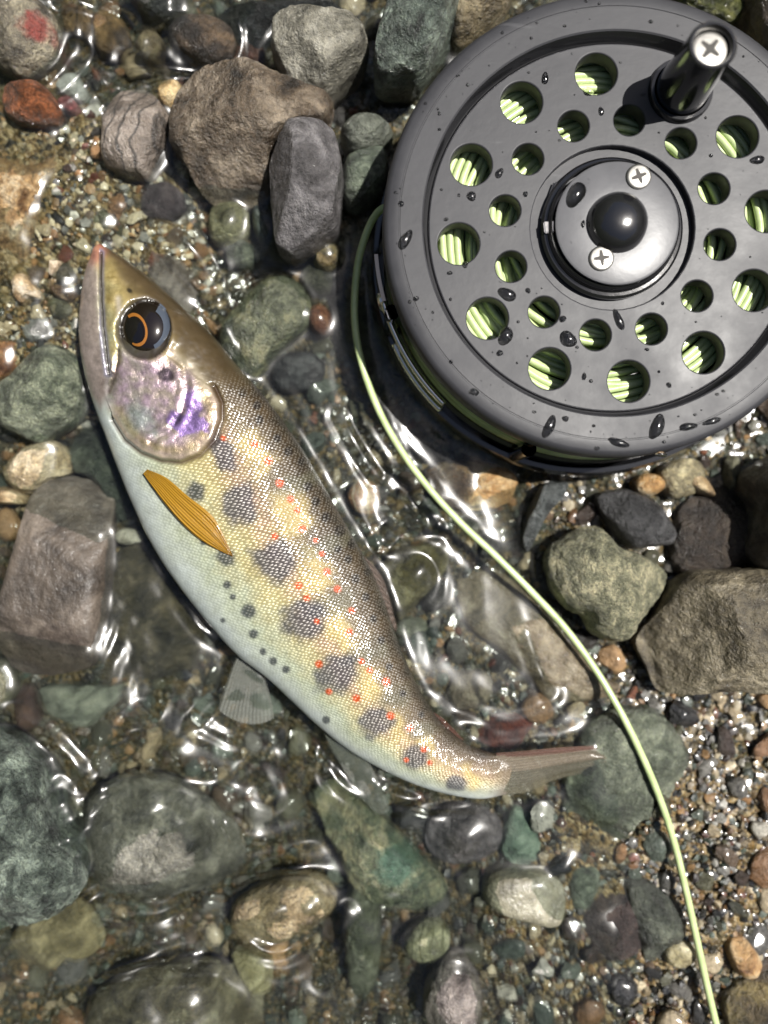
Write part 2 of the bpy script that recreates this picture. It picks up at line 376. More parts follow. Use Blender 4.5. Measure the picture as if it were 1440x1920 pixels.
stone('teal_pebble', 'dull teal pebble leaning on the ridged slab', Q1([(950, 780), (1010, 775), (1030, 850), (1035, 930), (1000, 940), (955, 880)]), 13, 8, ('#2a3230', '#46524c', '#6a766c'))
stone('black_wet_pebble', 'small black wet pebble at the foot of the ridged slab', Q1([(962, 930), (1020, 935), (1070, 975), (1075, 1000), (1000, 1002), (960, 985)]), 12.5, 8, DARK, dict(wet=1.0))
stone('rust_veined_stone', 'grey stone with rust patches under the water by the snout', Q1([(485, 930), (560, 895), (650, 945), (725, 1020), (775, 1120), (730, 1180), (640, 1160), (540, 1060), (490, 990)]), 11.6, 8, ('#4c3a30', '#82766c', '#a49a92'), dict(patch=((-0.006, 0.006), 0.006, '#8a4522')))
stone('olive_cobble', 'smooth olive cobble with ochre stains beside the fish back', [(475, 545), (510, 521), (555, 529), (585, 570), (581, 610), (545, 642), (512, 672), (482, 712), (450, 700), (420, 655), (418, 615), (445, 580)], 17, 10, ('#3c4434', '#6a7056', '#98956a'), dict(speck=0.7, wet=0.9, sc=130), dict(nfac=2))
stone('honey_pebble', 'small honey coloured pebble perched near the line', [(590, 475), (612, 459), (634, 470), (636, 500), (614, 513), (592, 502)], 15, 10, ('#5a4a28', '#8c7844', '#b8a26c'))
stone('moss_dark_cobble', 'dark mossy green cobble under the honey pebble', [(566, 510), (600, 495), (640, 510), (645, 545), (610, 562), (572, 550)], 11.5, 6, ('#26281c', '#45462f', '#62624a'))
stone('copper_pebble', 'glossy copper brown pebble near the line', [(576, 590), (598, 572), (618, 588), (624, 618), (604, 632), (582, 618)], 13.5, 9, ('#4a2412', '#8a4c28', '#b07848'), dict(wet=1.0))
stone('slate_cobble', 'flat charcoal slate between the olive cobble and the line', [(508, 690), (535, 665), (580, 662), (608, 680), (605, 712), (570, 735), (525, 732)], 11, 7, ('#1c1c1e', '#303033', '#484a4c'), dict(speck=0.2, wet=0.3, bump=0.5))
stone('green_flat_stone', 'flat moss green stone under the loop of line', [(618, 580), (660, 570), (720, 590), (740, 640), (720, 690), (670, 680), (630, 640)], 10.5, 6, ('#262a20', '#464a36', '#666a52'), dict(speck=0.6))
stone('speckled_green_pebble', 'rounded speckled green grey pebble beside the jaw', [(-15, 745), (30, 702), (65, 665), (95, 648), (130, 655), (156, 690), (166, 740), (150, 786), (110, 816), (75, 831), (40, 816), (5, 796)], 19, 11, ('#3e463a', '#66705c', '#929a80'), dict(speck=1.0, sc=220), dict(rough=0.2, p=2.8))
stone('cream_pebble', 'lumpy cream and tan pebble below the speckled green one', [(16, 880), (40, 850), (70, 832), (105, 828), (130, 850), (131, 885), (100, 900), (70, 925), (35, 918), (18, 905)], 14.5, 9, ('#8a7048', '#cdb486', '#ead8b4'), dict(speck=0.8), dict(nfac=3, rough=0.6))
stone('small_cream_pebble', 'small flat cream pebble touching the lumpy cream one', [(-10, 925), (15, 912), (50, 928), (48, 945), (10, 945), (-10, 942)], 13.5, 10, TAN)
stone('grey_brown_slab', 'long grey brown slab with a darker broken end and a crack', [(85, 900), (130, 891), (180, 903), (214, 935), (217, 1000), (208, 1100), (198, 1180), (182, 1250), (100, 1268), (30, 1258), (0, 1205), (2, 1140), (22, 1080), (45, 1000), (62, 935)], 17.5, 10, ('#473d34', '#6e6155', '#8e8072'), dict(speck=0.3, wet=0.25, rough=0.55, sc=70, bump=0.6, patch=((0.0, -0.021), 0.011, '#463c36')), dict(rnd=False, p=8, planes=[(110, 1040, 17.3, 0.02, 0.05), (110, 1200, 15.8, 0.0, 0.22), (200, 1040, 16.4, -0.9, 0.0)], rough=0.2, na=110))
stone('shadowed_green_stone', 'dark green stone squeezed between slab and fish belly', [(135, 830), (170, 800), (205, 830), (235, 900), (245, 960), (225, 975), (205, 925), (165, 895), (135, 880)], 11, 7, ('#20261f', '#3c4638', '#586150'))
stone('chalky_pebble', 'small chalky oval pebble between slab and fish belly', [(218, 1000), (240, 989), (268, 1000), (266, 1015), (240, 1022), (220, 1016)], 11.5, 9, ('#8a8672', '#bab6a0', '#d8d4c0'))
stone('drowned_brown_rock', 'broad murky brown rock under water beside the long slab', [(225, 1030), (290, 1035), (335, 1110), (385, 1185), (375, 1240), (320, 1268), (215, 1275), (185, 1262), (205, 1120)], 8.5, 5, ('#2c2a1e', '#4c4632', '#6a6048'), dict(speck=0.6))
stone('pale_wedge_stone', 'pale grey green wedge stone under water below the slab', [(72, 1292), (110, 1277), (170, 1280), (232, 1284), (226, 1312), (190, 1347), (165, 1364), (120, 1346), (84, 1326)], 9.5, 5, ('#6a7262', '#929a86', '#b4b8a2'), dict(speck=0.3), dict(rnd=False, p=5))
stone('edge_round_stone', 'round olive grey stone with a wet rim beside the pale wedge', [(-30, 1240), (5, 1235), (24, 1262), (26, 1300), (5, 1328), (-30, 1330)], 16, 10, ('#4a4a34', '#77765a', '#98967a'))
stone('brick_red_pebble', 'brick brown pebble in water at the end of the pale wedge', [(35, 1290), (62, 1282), (74, 1310), (76, 1350), (52, 1372), (32, 1340)], 9, 5, ('#33201a', '#5c4034', '#7a5c4a'))
stone('rugged_dark_stone', 'large rugged dark blue green stone standing out of the pool', [(-30, 1385), (30, 1378), (66, 1404), (96, 1450), (106, 1510), (126, 1560), (156, 1600), (166, 1640), (141, 1682), (100, 1712), (40, 1724), (-30, 1728)], 25, 13, ('#2a3230', '#57645c', '#90a092'), dict(sc=200, speck=1.0, bump=1.5, wet=0.7), dict(nfac=4, rough=0.7, na=110, nr=32))
stone('half_sunk_cobble', 'half sunk rounded grey cobble in the pool', [(163, 1515), (195, 1470), (240, 1450), (300, 1450), (370, 1480), (425, 1530), (458, 1590), (440, 1642), (380, 1668), (290, 1672), (210, 1662), (170, 1612)], 14.6, 6, ('#33322c', '#66655a', '#98968a'), dict(speck=0.8, sc=130), dict(nfac=3, planes=[(240, 1540, 14.3, 0.05, 0.0)], rough=0.45))
stone('drowned_ochre_stone', 'yellowish stone under water beside the rugged dark stone', [(40, 1730), (90, 1700), (150, 1688), (187, 1738), (192, 1770), (165, 1792), (130, 1786), (110, 1812), (50, 1814), (22, 1780)], 9, 5, ('#5a5030', '#8e8256', '#b8aa7a'))
stone('glinting_tan_pebble', 'tan wet pebble breaking the pool surface', [(437, 1700), (470, 1670), (530, 1645), (590, 1639), (628, 1665), (622, 1702), (570, 1742), (510, 1767), (470, 1772), (440, 1748)], 14.2, 8, ('#6a5636', '#a08a60', '#c6b48c'), dict(speck=0.8), dict(nfac=3))
stone('pool_boulder', 'broad olive brown stone under the streaked pool water', [(165, 1885), (200, 1840), (260, 1814), (350, 1799), (430, 1808), (482, 1845), (492, 1890), (470, 1950), (300, 1985), (180, 1965)], 13.6, 6, ('#36301e', '#686046', '#8e8a70'), dict(speck=0.8), dict(p=3.2))
stone('lemon_chip', 'angular pale yellow stone chip under the pool water', [(435, 1780), (470, 1782), (512, 1800), (512, 1845), (480, 1858), (455, 1830)], 9.5, 6, ('#77704a', '#aaa26e', '#cac494'), None, dict(rnd=False, p=6))
stone('long_green_pebble', 'long narrow green pebble standing across the pool edge', [(648, 1690), (665, 1655), (695, 1655), (712, 1690), (712, 1790), (700, 1850), (668, 1862), (648, 1800)], 12.2, 6, ('#2a3022', '#535a40', '#7c826a'))
stone('tan_green_stone', 'long tan and green stone under water below the tail', [(590, 1490), (640, 1468), (690, 1498), (740, 1550), (790, 1598), (832, 1640), (833, 1676), (800, 1697), (740, 1697), (680, 1682), (648, 1630), (615, 1560)], 12.3, 6, ('#3a4634', '#6c7658', '#a49c74'), dict(speck=0.9, patch=((0.004, 0.0), 0.006, '#4a6858')))
stone('purple_grey_stone', 'purplish grey wet stone just below the tail root', [(800, 1540), (830, 1510), (890, 1505), (935, 1530), (935, 1575), (895, 1608), (830, 1612), (800, 1585)], 12.8, 7, ('#3c3638', '#686064', '#908890'), dict(wet=1.0))
stone('jade_chip', 'pale jade triangular chip beside the beige stone', [(930, 1590), (945, 1520), (962, 1500), (1000, 1520), (1012, 1560), (1010, 1625), (960, 1618)], 12, 7, ('#4c6a58', '#7c9a84', '#a8bfa8'), dict(speck=0.3), dict(rnd=False, p=4, planes=[(962, 1560, 12, 0.5, 0.0), (962, 1560, 12, -0.4, 0.0)]))
stone('beige_block', 'rounded beige block stone with a pale worn edge', [(905, 1645), (928, 1622), (1000, 1620), (1046, 1640), (1057, 1682), (1042, 1724), (990, 1716), (938, 1702), (908, 1678)], 15.5, 9, ('#7a745c', '#a09a80', '#b8b296'), dict(speck=0.25, bump=0.5, sc=90), dict(p=5, q=2.4, rough=0.15))
stone('flat_green_slab', 'wide flat grey green slab under the line beside the tail', [(1052, 1440), (1090, 1352), (1150, 1322), (1222, 1320), (1272, 1370), (1292, 1420), (1240, 1500), (1192, 1532), (1142, 1606), (1080, 1608), (1043, 1592), (1050, 1500)], 14.3, 8, ('#3a4036', '#616a58', '#8a927c'), dict(speck=0.7), dict(rnd=False, p=7, planes=[(1150, 1450, 14, 0.02, 0.06)]))
stone('green_chip', 'small green stone chip next to the beige block', [(1062, 1620), (1085, 1608), (1118, 1612), (1122, 1650), (1105, 1690), (1078, 1702), (1060, 1670)], 12.5, 8, ('#3c463c', '#66725f', '#8e9a86'))
stone('umber_stone', 'dark umber stone beside the green chip', [(1085, 1720), (1120, 1655), (1165, 1648), (1195, 1700), (1205, 1760), (1170, 1795), (1120, 1790)], 13, 8, ('#241a18', '#403230', '#5c4c44'))
stone('dark_wedge_stone', 'dark grey green wedge stone under the lower line', [(1166, 1650), (1210, 1645), (1275, 1690), (1285, 1740), (1255, 1785), (1215, 1805), (1190, 1750)], 14, 9, ('#282c26', '#464c42', '#686e5e'), None, dict(nfac=3))
stone('pinkish_cobble', 'pinkish grey egg shaped cobble at the pool edge', [(795, 1850), (818, 1802), (845, 1780), (880, 1798), (899, 1840), (902, 1890), (882, 1925), (830, 1930), (798, 1900)], 16, 9, ('#4c4240', '#867a76', '#aea29c'), dict(speck=0.5), dict(nfac=2))
stone('lime_pebble', 'pale lime striped pebble half under water', [(758, 1760), (780, 1728), (815, 1722), (842, 1745), (835, 1780), (800, 1797), (768, 1788)], 12.6, 8, ('#6a6c48', '#989a70', '#c0c098'), dict(vein=120, veincol='#5a5c40'))
stone('butter_pebble', 'butter yellow pebble beside the lower line', [(1240, 1778), (1262, 1758), (1295, 1764), (1303, 1788), (1280, 1806), (1250, 1802)], 14, 10, ('#948450', '#c8ba84', '#e4dab0'))
stone('apricot_pebble', 'apricot pebble with a pale face on the gravel bar', [(1358, 1770), (1380, 1750), (1405, 1765), (1422, 1800), (1405, 1826), (1375, 1818)], 15, 10, ('#a8682c', '#dca860', '#f0d4a0'))
stone('mossy_brown_stone', 'mossy brown stone at the end of the gravel bar', [(1350, 1870), (1390, 1825), (1460, 1815), (1480, 1900), (1440, 1950), (1370, 1945)], 17, 10, ('#2e2614', '#5c4c2a', '#80703e'), dict(speck=0.9))
stone('granular_stone', 'granular tan green stone with a notched outline', Q5([(628, 345), (690, 285), (770, 250), (830, 255), (885, 318), (960, 348), (1050, 398), (1067, 440), (1015, 520), (965, 580), (925, 652), (860, 662), (790, 632), (758, 572), (690, 532), (638, 455)]), 22, 12, ('#5c5e46', '#8a8a6c', '#b8b08a'), dict(speck=1.0, sc=240, wet=0.35, rough=0.5), dict(p=3, rough=0.4, na=110))
stone('scooped_boulder', 'large taupe boulder with two dark scooped facets', Q5([(1075, 455), (1150, 410), (1300, 398), (1440, 396), (1600, 400), (1660, 600), (1600, 800), (1440, 842), (1250, 832), (1120, 852), (1050, 852), (1008, 780), (968, 680), (1008, 600), (1050, 520)]), 27, 13, ('#4c4232', '#7c7158', '#a89c80'), dict(speck=0.6, wet=0.3, rough=0.55, sc=100), dict(p=5, rough=0.35, na=110, nr=34, planes=[(1330, 1170, 25.5, 0.95, 0.25), (1335, 1225, 25.6, 0.12, 0.9), (1350, 1120, 26.5, -0.05, -0.15)]))
stone('drowned_brown_cobble', 'smooth brown cobble under shallow water beneath the line', Q5([(318, 440), (400, 408), (480, 420), (570, 500), (680, 620), (780, 740), (850, 798), (905, 832), (850, 872), (700, 888), (630, 880), (560, 800), (440, 690), (340, 610), (305, 510)]), 12.2, 7, ('#463a26', '#7c6c4e', '#9c9074'), dict(speck=0.4, bump=0.5), dict(p=3.4, rough=0.25, planes=[(960, 1200, 11.8, 0.28, 0.2)]))
stone('golden_rock', 'golden orange rock partly dark brown below the reel', Q5([(190, 40), (300, 5), (430, 15), (512, 58), (522, 112), (482, 162), (400, 188), (300, 186), (225, 142)]), 12.5, 8, ('#7a4a1c', '#c89448', '#e8cc90'), dict(patch=((-0.008, 0.0), 0.0085, '#2e1c10'), sc=150), dict(nfac=4, rough=0.5))
stone('charcoal_rock', 'matt charcoal rock above the granular stone', Q5([(808, 135), (900, 108), (1000, 138), (1052, 200), (1097, 270), (1082, 312), (1000, 322), (930, 332), (880, 282), (818, 192)]), 16, 9, ('#1e1e20', '#3a3a3c', '#5a5a5c'), dict(speck=0.2, wet=0.4), dict(rnd=False, p=5, nfac=4))
stone('slate_shard', 'pointed grey slate shard below the reel', Q5([(615, 85), (712, 80), (692, 132), (642, 182), (602, 242), (560, 352), (535, 305), (548, 222)]), 14, 9, ('#2a2e2e', '#505656', '#7a8080'), dict(speck=0.2), dict(rnd=False, p=5, planes=[(1000, 960, 13.5, 0.3, 0.2)]))
stone('shaded_brown_stone', 'dark brown stone lying in the shade of the plum rock', [(1268, 960), (1330, 915), (1390, 925), (1410, 985), (1400, 1060), (1330, 1080), (1262, 1065)], 13, 7, ('#221a14', '#3c3026', '#54483a'))
stone('plum_rock', 'tall plum grey rock rising past the scooped boulder', [(1395, 900), (1430, 860), (1500, 850), (1540, 960), (1520, 1060), (1430, 1072), (1402, 1020), (1415, 960)], 28, 14, ('#3a3030', '#6c605c', '#989088'), dict(speck=0.4), dict(nfac=4, p=5))
stone('amber_chip', 'bright amber and cream chip tucked under the reel rim', [(1187, 905), (1205, 888), (1235, 892), (1245, 912), (1225, 928), (1195, 925)], 12.5, 9, ('#a0641e', '#e0a850', '#f6e0b0'))
stone('sand_lump', 'lumpy sand coloured stone under the reel rim', [(1235, 880), (1275, 860), (1312, 868), (1320, 900), (1300, 925), (1260, 935), (1240, 915)], 12, 8, ('#6a6040', '#a49870', '#d4c898'), dict(speck=0.9), dict(nfac=3))
stone('sand_spike', 'pointed cream chip beside the lumpy sand coloured stone', [(1290, 890), (1318, 895), (1338, 930), (1310, 925), (1285, 910)], 13, 9, TAN)
stone('olive_wet_stone', 'olive gold wet stone against the dorsal fin', Q5([(22, 385), (110, 325), (245, 305), (275, 370), (232, 455), (150, 535), (90, 590), (58, 505), (34, 440)]), 13, 7, ('#3c3416', '#6c6434', '#98926a'), dict(speck=0.6, wet=1.0), dict(nfac=3))
stone('coal_pebble', 'small coal black pebble beside the olive gold stone', [(790, 1120), (812, 1092), (842, 1090), (846, 1118), (818, 1146), (795, 1142)], 12, 8, DARK, dict(wet=0.4))
stone('pale_green_pebble', 'pale green oval pebble near the fish back', [(740, 1172), (765, 1154), (796, 1162), (800, 1186), (772, 1198), (745, 1190)], 10.5, 7, ('#5c624a', '#8a907a', '#acb29c'))
stone('agate_pebble', 'orange and white banded pebble in the channel by the fish back', [(650, 930), (670, 902), (700, 905), (712, 935), (695, 966), (665, 958)], 11.5, 7, ('#a85a1c', '#d49650', '#f0dcb4'), dict(vein=110, veincol='#e8d8b8'))
stone('slit_pebble', 'brown pebble with a dark slit by the tail bend', [(832, 1300), (850, 1262), (895, 1252), (922, 1275), (912, 1315), (870, 1330), (840, 1325)], 11, 7, ('#4a4030', '#7c6e58', '#948a74'), dict(vein=45, veincol='#24201a'))
stone('maroon_stone', 'maroon stone in the gravel above the tail', [(890, 1350), (930, 1335), (1000, 1345), (1010, 1385), (960, 1405), (900, 1392)], 11, 7, ('#3a120a', '#6a2414', '#8a4020'), dict(sc=260))
stone('black_glitter_rock', 'black glittering wet rock at the head of the pool', [(400, 45), (450, 20), (560, 15), (640, 20), (658, 60), (610, 78), (520, 70), (480, 115), (430, 105)], 16, 9, ('#0c0e0e', '#1e2224', '#3a4042'), dict(speck=1.0, wet=1.0, bump=1.8, sc=240), dict(nfac=3, rough=0.6))
stone('tall_green_rock', 'tall grey green rock touching the top of the reel', [(735, -30), (840, -30), (862, 30), (835, 100), (800, 150), (778, 168), (705, 171), (700, 115), (722, 50)], 31, 16, ('#3a443e', '#627066', '#8ea090'), dict(speck=0.9, wet=0.9, bump=1.3), dict(rnd=False, p=6, nfac=3, rough=0.6))
stone('rust_streaked_rock', 'tan brown rock with rust streaks behind the tall green rock', [(825, -40), (880, -40), (955, -30), (950, 30), (900, 70), (850, 90), (832, 40)], 24, 14, ('#4a3c26', '#80704c', '#a89872'), dict(patch=((0.0, 0.002), 0.005, '#8a5420')), dict(nfac=3))
stone('moss_clump_stone', 'stone covered in bright green moss behind the reel', [(1250, -40), (1330, -50), (1395, -20), (1380, 40), (1310, 45), (1260, 15)], 20, 12, ('#38401a', '#6c7428', '#a8a850'), dict(sc=300, bump=2.0), dict(rough=0.9))
stone('russet_rock', 'russet rock by the reel handle', [(1385, -40), (1480, -50), (1500, 120), (1440, 110), (1400, 60)], 22, 13, ('#33241c', '#5e4636', '#866c58'), None, dict(nfac=3))
stone('dark_grey_stone', 'dark grey stone crossing the riffle above the ochre rock', [(235, -30), (330, -30), (348, 20), (335, 42), (300, 48), (262, 22)], 14.5, 9, ('#2c2c2a', '#4a4a46', '#6c6c66'))
stone('mahogany_stone', 'mahogany wet stone wedged beside the pale grey rock', [(438, 110), (465, 85), (495, 95), (505, 140), (480, 160), (445, 148)], 13, 8, ('#2c160c', '#5c3420', '#7c5438'), dict(wet=1.0))
stone('milky_chip', 'milky grey chip under the riffle beside the striped stone', [(103, 165), (125, 142), (150, 140), (166, 178), (158, 195), (125, 190)], 12.3, 9, ('#8c9088', '#b4b8b0', '#d4d6d0'), dict(speck=0.2), dict(rnd=False))
stone('crimson_chip', 'small crimson pink chip on the sand bank', [(110, 192), (130, 183), (148, 200), (140, 215), (118, 208)], 13.5, 11, ('#7c3034', '#b05a5c', '#cc8c88'))
stone('yellow_quartz', 'knobbly yellow quartz touching the brown block', [(298, 180), (312, 160), (340, 162), (352, 190), (336, 212), (308, 208)], 16, 11, ('#a8803a', '#dcb46c', '#f2dca4'), dict(speck=0.8), dict(nfac=3, rough=0.6))
stone('ochre_granite', 'low ochre and white granite spread along the sand bank', [(-60, 240), (40, 232), (105, 245), (122, 285), (98, 335), (78, 410), (58, 480), (36, 560), (-10, 600), (-60, 605)], 14.5, 10.5, ('#8a5c24', '#c49a5c', '#e4d0aa'), dict(speck=0.9, sc=170, wet=0.3, bump=1.4, rough=0.5), dict(p=5, rough=0.6))
stone('orange_granite', 'low orange granite lump above the speckled green pebble', [(-40, 655), (10, 640), (48, 648), (55, 680), (25, 705), (-40, 720)], 13.8, 10, ('#8a4c1c', '#c07c3c', '#d8aa70'), dict(speck=0.8), dict(p=4, rough=0.5))
stone('milk_quartz', 'white and amber quartz lump on the sand bank by the jaw', C((0, 380), 6.0, [(175, 930), (230, 830), (330, 820), (420, 930), (500, 1040), (490, 1110), (380, 1110), (290, 1165), (205, 1110), (190, 1000)]), 17, 12, ('#a87434', '#dcb880', '#f4e8d0'), dict(speck=0.6), dict(nfac=4, rough=0.7))
stone('grey_marbled_pebble', 'grey white marbled pebble at the rim of the speckled green one', C((0, 380), 6.0, [(280, 1420), (380, 1320), (520, 1290), (600, 1380), (600, 1520), (480, 1590), (330, 1560)]), 14.5, 11, ('#5a5a58', '#8c8c88', '#c8c8c4'), dict(speck=0.3, wet=1.0))
stone('cream_tooth_chip', 'smooth cream tooth shaped chip near the snout', C((0, 380), 6.0, [(600, 660), (720, 670), (728, 720), (690, 800), (610, 852), (575, 830), (590, 720)]), 16.5, 13, ('#d0a878', '#ecd0a8', '#f8e8cc'), dict(speck=0.1, bump=0.3), dict(rnd=False))
stone('grey_olive_pebble', 'grey olive pebble beside the smooth cream chip', C((0, 380), 6.0, [(690, 760), (780, 700), (860, 800), (880, 900), (800, 940), (670, 920)]), 15, 11, ('#4a4836', '#706c56', '#8c8870'), dict(speck=0.2))
stone('chestnut_pebble', 'banded chestnut pebble close under the jaw', C((0, 380), 6.0, [(585, 960), (700, 940), (860, 1010), (890, 1060), (800, 1130), (680, 1100), (600, 1030)]), 15, 11, ('#3c2614', '#7a5634', '#b89a6c'), dict(vein=90, veincol='#2c1a0e'))
stone('khaki_pebble', 'khaki pebble under the banded chestnut one', C((0, 380), 6.0, [(580, 1130), (680, 1090), (800, 1140), (850, 1240), (760, 1330), (660, 1340), (590, 1250)]), 14.2, 10, ('#444226', '#6e6c48', '#8a8862'), dict(speck=0.2))
for i, (name, label, pts, zt, zm, tones, mo, so) in enumerate(S):
    mo = dict(dict(seed=i+1), **mo)
    m = stone_mat(name+'_rock', *[wet_tone(c) for c in tones], **mo)
    build_stone(name, label, pts, zt, zm, m, seed=i+1, cat='pebble' if 'pebble' in name or 'chip' in name else 'stone', **so)

# ------------------------------------------------------------------ trout
BELLY = [(174, 472), (160, 520), (152, 580), (152, 640), (163, 705), (182, 768), (205, 830), (228, 890), (252, 948), (280, 1008), (312, 1062), (350, 1115), (396, 1172), (444, 1225), (500, 1268), (550, 1315), (600, 1362), (655, 1405), (715, 1440), (775, 1468), (840, 1488), (900, 1497), (948, 1490)]
BACK = [(190, 458), (240, 490), (300, 537), (352, 585), (402, 632), (448, 688), (492, 738), (530, 788), (566, 840), (600, 898), (634, 958), (667, 1015), (698, 1072), (722, 1130), (742, 1190), (764, 1245), (788, 1295), (815, 1338), (845, 1372), (876, 1395), (908, 1408), (935, 1415), (962, 1422)]
HALF = [1.2, 3.8, 5.8, 7.2, 8.2, 8.9, 9.3, 9.5, 9.6, 9.6, 9.5, 9.3, 9.0, 8.6, 8.1, 7.5, 6.8, 6.0, 5.2, 4.4, 3.4, 2.2, 1.0]
MID = [18.5, 18.2, 18, 17.8, 17.6, 17.4, 17.2, 17, 16.9, 16.8, 16.7, 16.5, 16.3, 16.0, 15.6, 15.2, 14.8, 14.4, 14.0, 13.8, 13.6, 13.5, 13.5]
FISH_OUT = BELLY + BACK[::-1]
OUTLINES.append(FISH_OUT)
ns, ntop, nbot = 560, 230, 44
Bl = catmull(BELLY, ns); Bk = catmull(BACK, ns)
hf = catmull([(h, m) for h, m in zip(HALF, MID)], ns); Hh, Zm = hf[:, 0]*MM, hf[:, 1]*MM
tt = np.concatenate([np.linspace(0, np.pi, ntop), np.linspace(np.pi, 2*np.pi, nbot+2)[1:-1]])
nt = len(tt)
sc_ = (HC-Zm)/1440
Lx, Ly = (Bl[:, 0]-720)*sc_, -(Bl[:, 1]-960)*sc_
Rx, Ry = (Bk[:, 0]-720)*sc_, -(Bk[:, 1]-960)*sc_
cxm, cym = (Lx+Rx)/2, (Ly+Ry)/2; ux, uy = (Rx-Lx)/2, (Ry-Ly)/2
ct = np.sign(np.cos(tt))*np.abs(np.cos(tt))**0.92; st = np.sign(np.sin(tt))*np.abs(np.sin(tt))**0.9
X = cxm[:, None]+ux[:, None]*ct; Y = cym[:, None]+uy[:, None]*ct; Z = Zm[:, None]+Hh[:, None]*st
fpx, fpy = proj(X, Y, Z)
topm = (np.arange(nt) < ntop)[None, :]*np.ones((ns, 1))*np.clip(np.sin(tt)*3, 0, 1)[None, :]
MOUTH = [(188, 474), (187, 510), (188, 560), (192, 615), (198, 662), (203, 700)]
MAXIL = [(203, 735), (216, 700), (224, 650), (222, 610)]
GILL = [(398, 728), (411, 756), (411, 785), (398, 822), (372, 850), (338, 863), (302, 860), (266, 846), (236, 822), (214, 786)]
PREOP = [(326, 652), (345, 690), (352, 730), (340, 775), (318, 808), (285, 828)]
COVER = GILL + [(190, 720), (204, 680), (228, 660), (300, 660), (345, 690)]
d_m = poly_dist(fpx, fpy, MOUTH); d_g = poly_dist(fpx, fpy, GILL); d_x = poly_dist(fpx, fpy, MAXIL); d_p = poly_dist(fpx, fpy, PREOP)
ins = in_poly(fpx, fpy, COVER)
sd = np.where(ins, -d_g, d_g)
dz = -0.9*np.exp(-(d_m/3.5)**2) + 0.35*np.exp(-((fpx-207)/10)**2)*((fpy > 520) & (fpy < 700))
dz += -0.45*np.exp(-(d_x/5)**2)
near = (d_g < 60)
dz += near*(0.5*(1-sstep(-3, 5, sd))*(1-sstep(10, 60, d_g)) - 0.9*np.exp(-((sd-5)/4.0)**2) - 0.55*np.where(ins, 1-sstep(0, 60, d_g), 0)*0)
dz += -0.25*np.exp(-(d_p/7)**2) + 0.22*np.exp(-((d_p-11)/7)**2)*ins
eye_r = np.hypot((fpx-271)/50, (fpy-617)/56)
dz += 0.45*np.exp(-((eye_r-1.12)/0.16)**2) - 0.6*(eye_r < 1.0)
dz += 0.16*fbm(fpx/28, fpy/28, 3)*(fpy < 860)*(ins | (fpy < 700))
dz += 0.10*fbm(fpx/60+9, fpy/60, 2)
Z = Z + dz*MM*topm
fpx, fpy = proj(X, Y, Z)
# pigment
v = ((1+np.cos(tt))/2)[None, :]*np.ones((ns, 1)); s_ = np.linspace(0, 1, ns)[:, None]*np.ones((1, nt))
nz = fbm(fpx/34, fpy/34, 4)
vv = np.clip(v+0.05*nz, 0, 1)
stops = [0.0, 0.10, 0.28, 0.46, 0.60, 0.72, 0.84, 0.95, 1.0]
cols = np.array([rgb(*c) for c in [(205, 214, 214), (206, 214, 208), (196, 203, 178), (202, 192, 142), (186, 168, 118), (138, 122, 86), (104, 88, 64), (76, 64, 48), (58, 50, 38)]])
col = np.stack([np.interp(vv, stops, cols[:, k]) for k in range(3)], -1)
def blend(c, w):
    global col
    w = np.clip(w, 0, 1)[..., None]; col = col*(1-w)+np.array(c)*w
def ell(cx, cy_, rx, ry, ang=0.0, n=0.25, soft=0.35):
    a = math.radians(ang); dx, dy = fpx-cx, fpy-cy_
    r = np.hypot((dx*math.cos(a)+dy*math.sin(a))/rx, (-dx*math.sin(a)+dy*math.cos(a))/ry)
    return 1-sstep(1-soft, 1+soft, r+n*nz)
fade_t = sstep(700, 860, fpy)
# pink lateral flush and yellow saddles between the bars
LAT = [(395, 780), (440, 870), (475, 945), (520, 1030), (560, 1110), (600, 1190), (645, 1262), (700, 1335), (770, 1400), (850, 1450), (940, 1462)]
d_l = poly_dist(fpx, fpy, LAT)
blend(rgb(186, 152, 140), 0.55*np.exp(-(d_l/26)**2)*fade_t*(0.7+0.4*nz))
for (x, y, rx, ry) in [(478, 850, 34, 26), (545, 965, 42, 32), (592, 1080, 36, 30), (588, 1040, 18, 12), (640, 1185, 40, 26), (688, 1280, 34, 26), (742, 1362, 32, 20), (800, 1405, 26, 16), (880, 1455, 22, 14)]:
    blend(rgb(214, 192, 128), 0.75*ell(x, y, rx, ry, 60, 0.5, 0.5))
for (x, y, rx, ry) in [(560, 905, 40, 16), (610, 1025, 44, 18), (620, 1130, 44, 22), (690, 1225, 40, 20), (735, 1310, 32, 18), (790, 1370, 26, 12)]:
    blend(rgb(104, 104, 84), 0.6*ell(x, y, rx, ry, -20, 0.6, 0.6))
for (x, y, rx, ry, a) in [(418, 850, 20, 44, -25), (448, 945, 36, 42, 0), (515, 1052, 42, 38, 20), (572, 1165, 40, 36, -30), (634, 1264, 40, 36, -20), (706, 1356, 34, 28, 0), (780, 1419, 28, 22, 0), (856, 1466, 22, 14, 0)]:
    blend(rgb(74, 74, 88), 0.82*ell(x, y, rx, ry, a, 0.35, 0.35))
for (x, y, r) in [(368, 921, 17), (424, 1044, 17), (426, 1096, 8), (436, 1120, 6), (467, 1146, 13), (475, 1190, 9), (382, 1015, 7), (512, 1240, 7), (537, 1256, 7), (493, 1222, 6), (418, 1163, 5), (612, 1350, 7), (352, 983, 5)]:
    blend(rgb(66, 72, 78), 0.85*ell(x, y, r, r, 0, 0.25, 0.35))
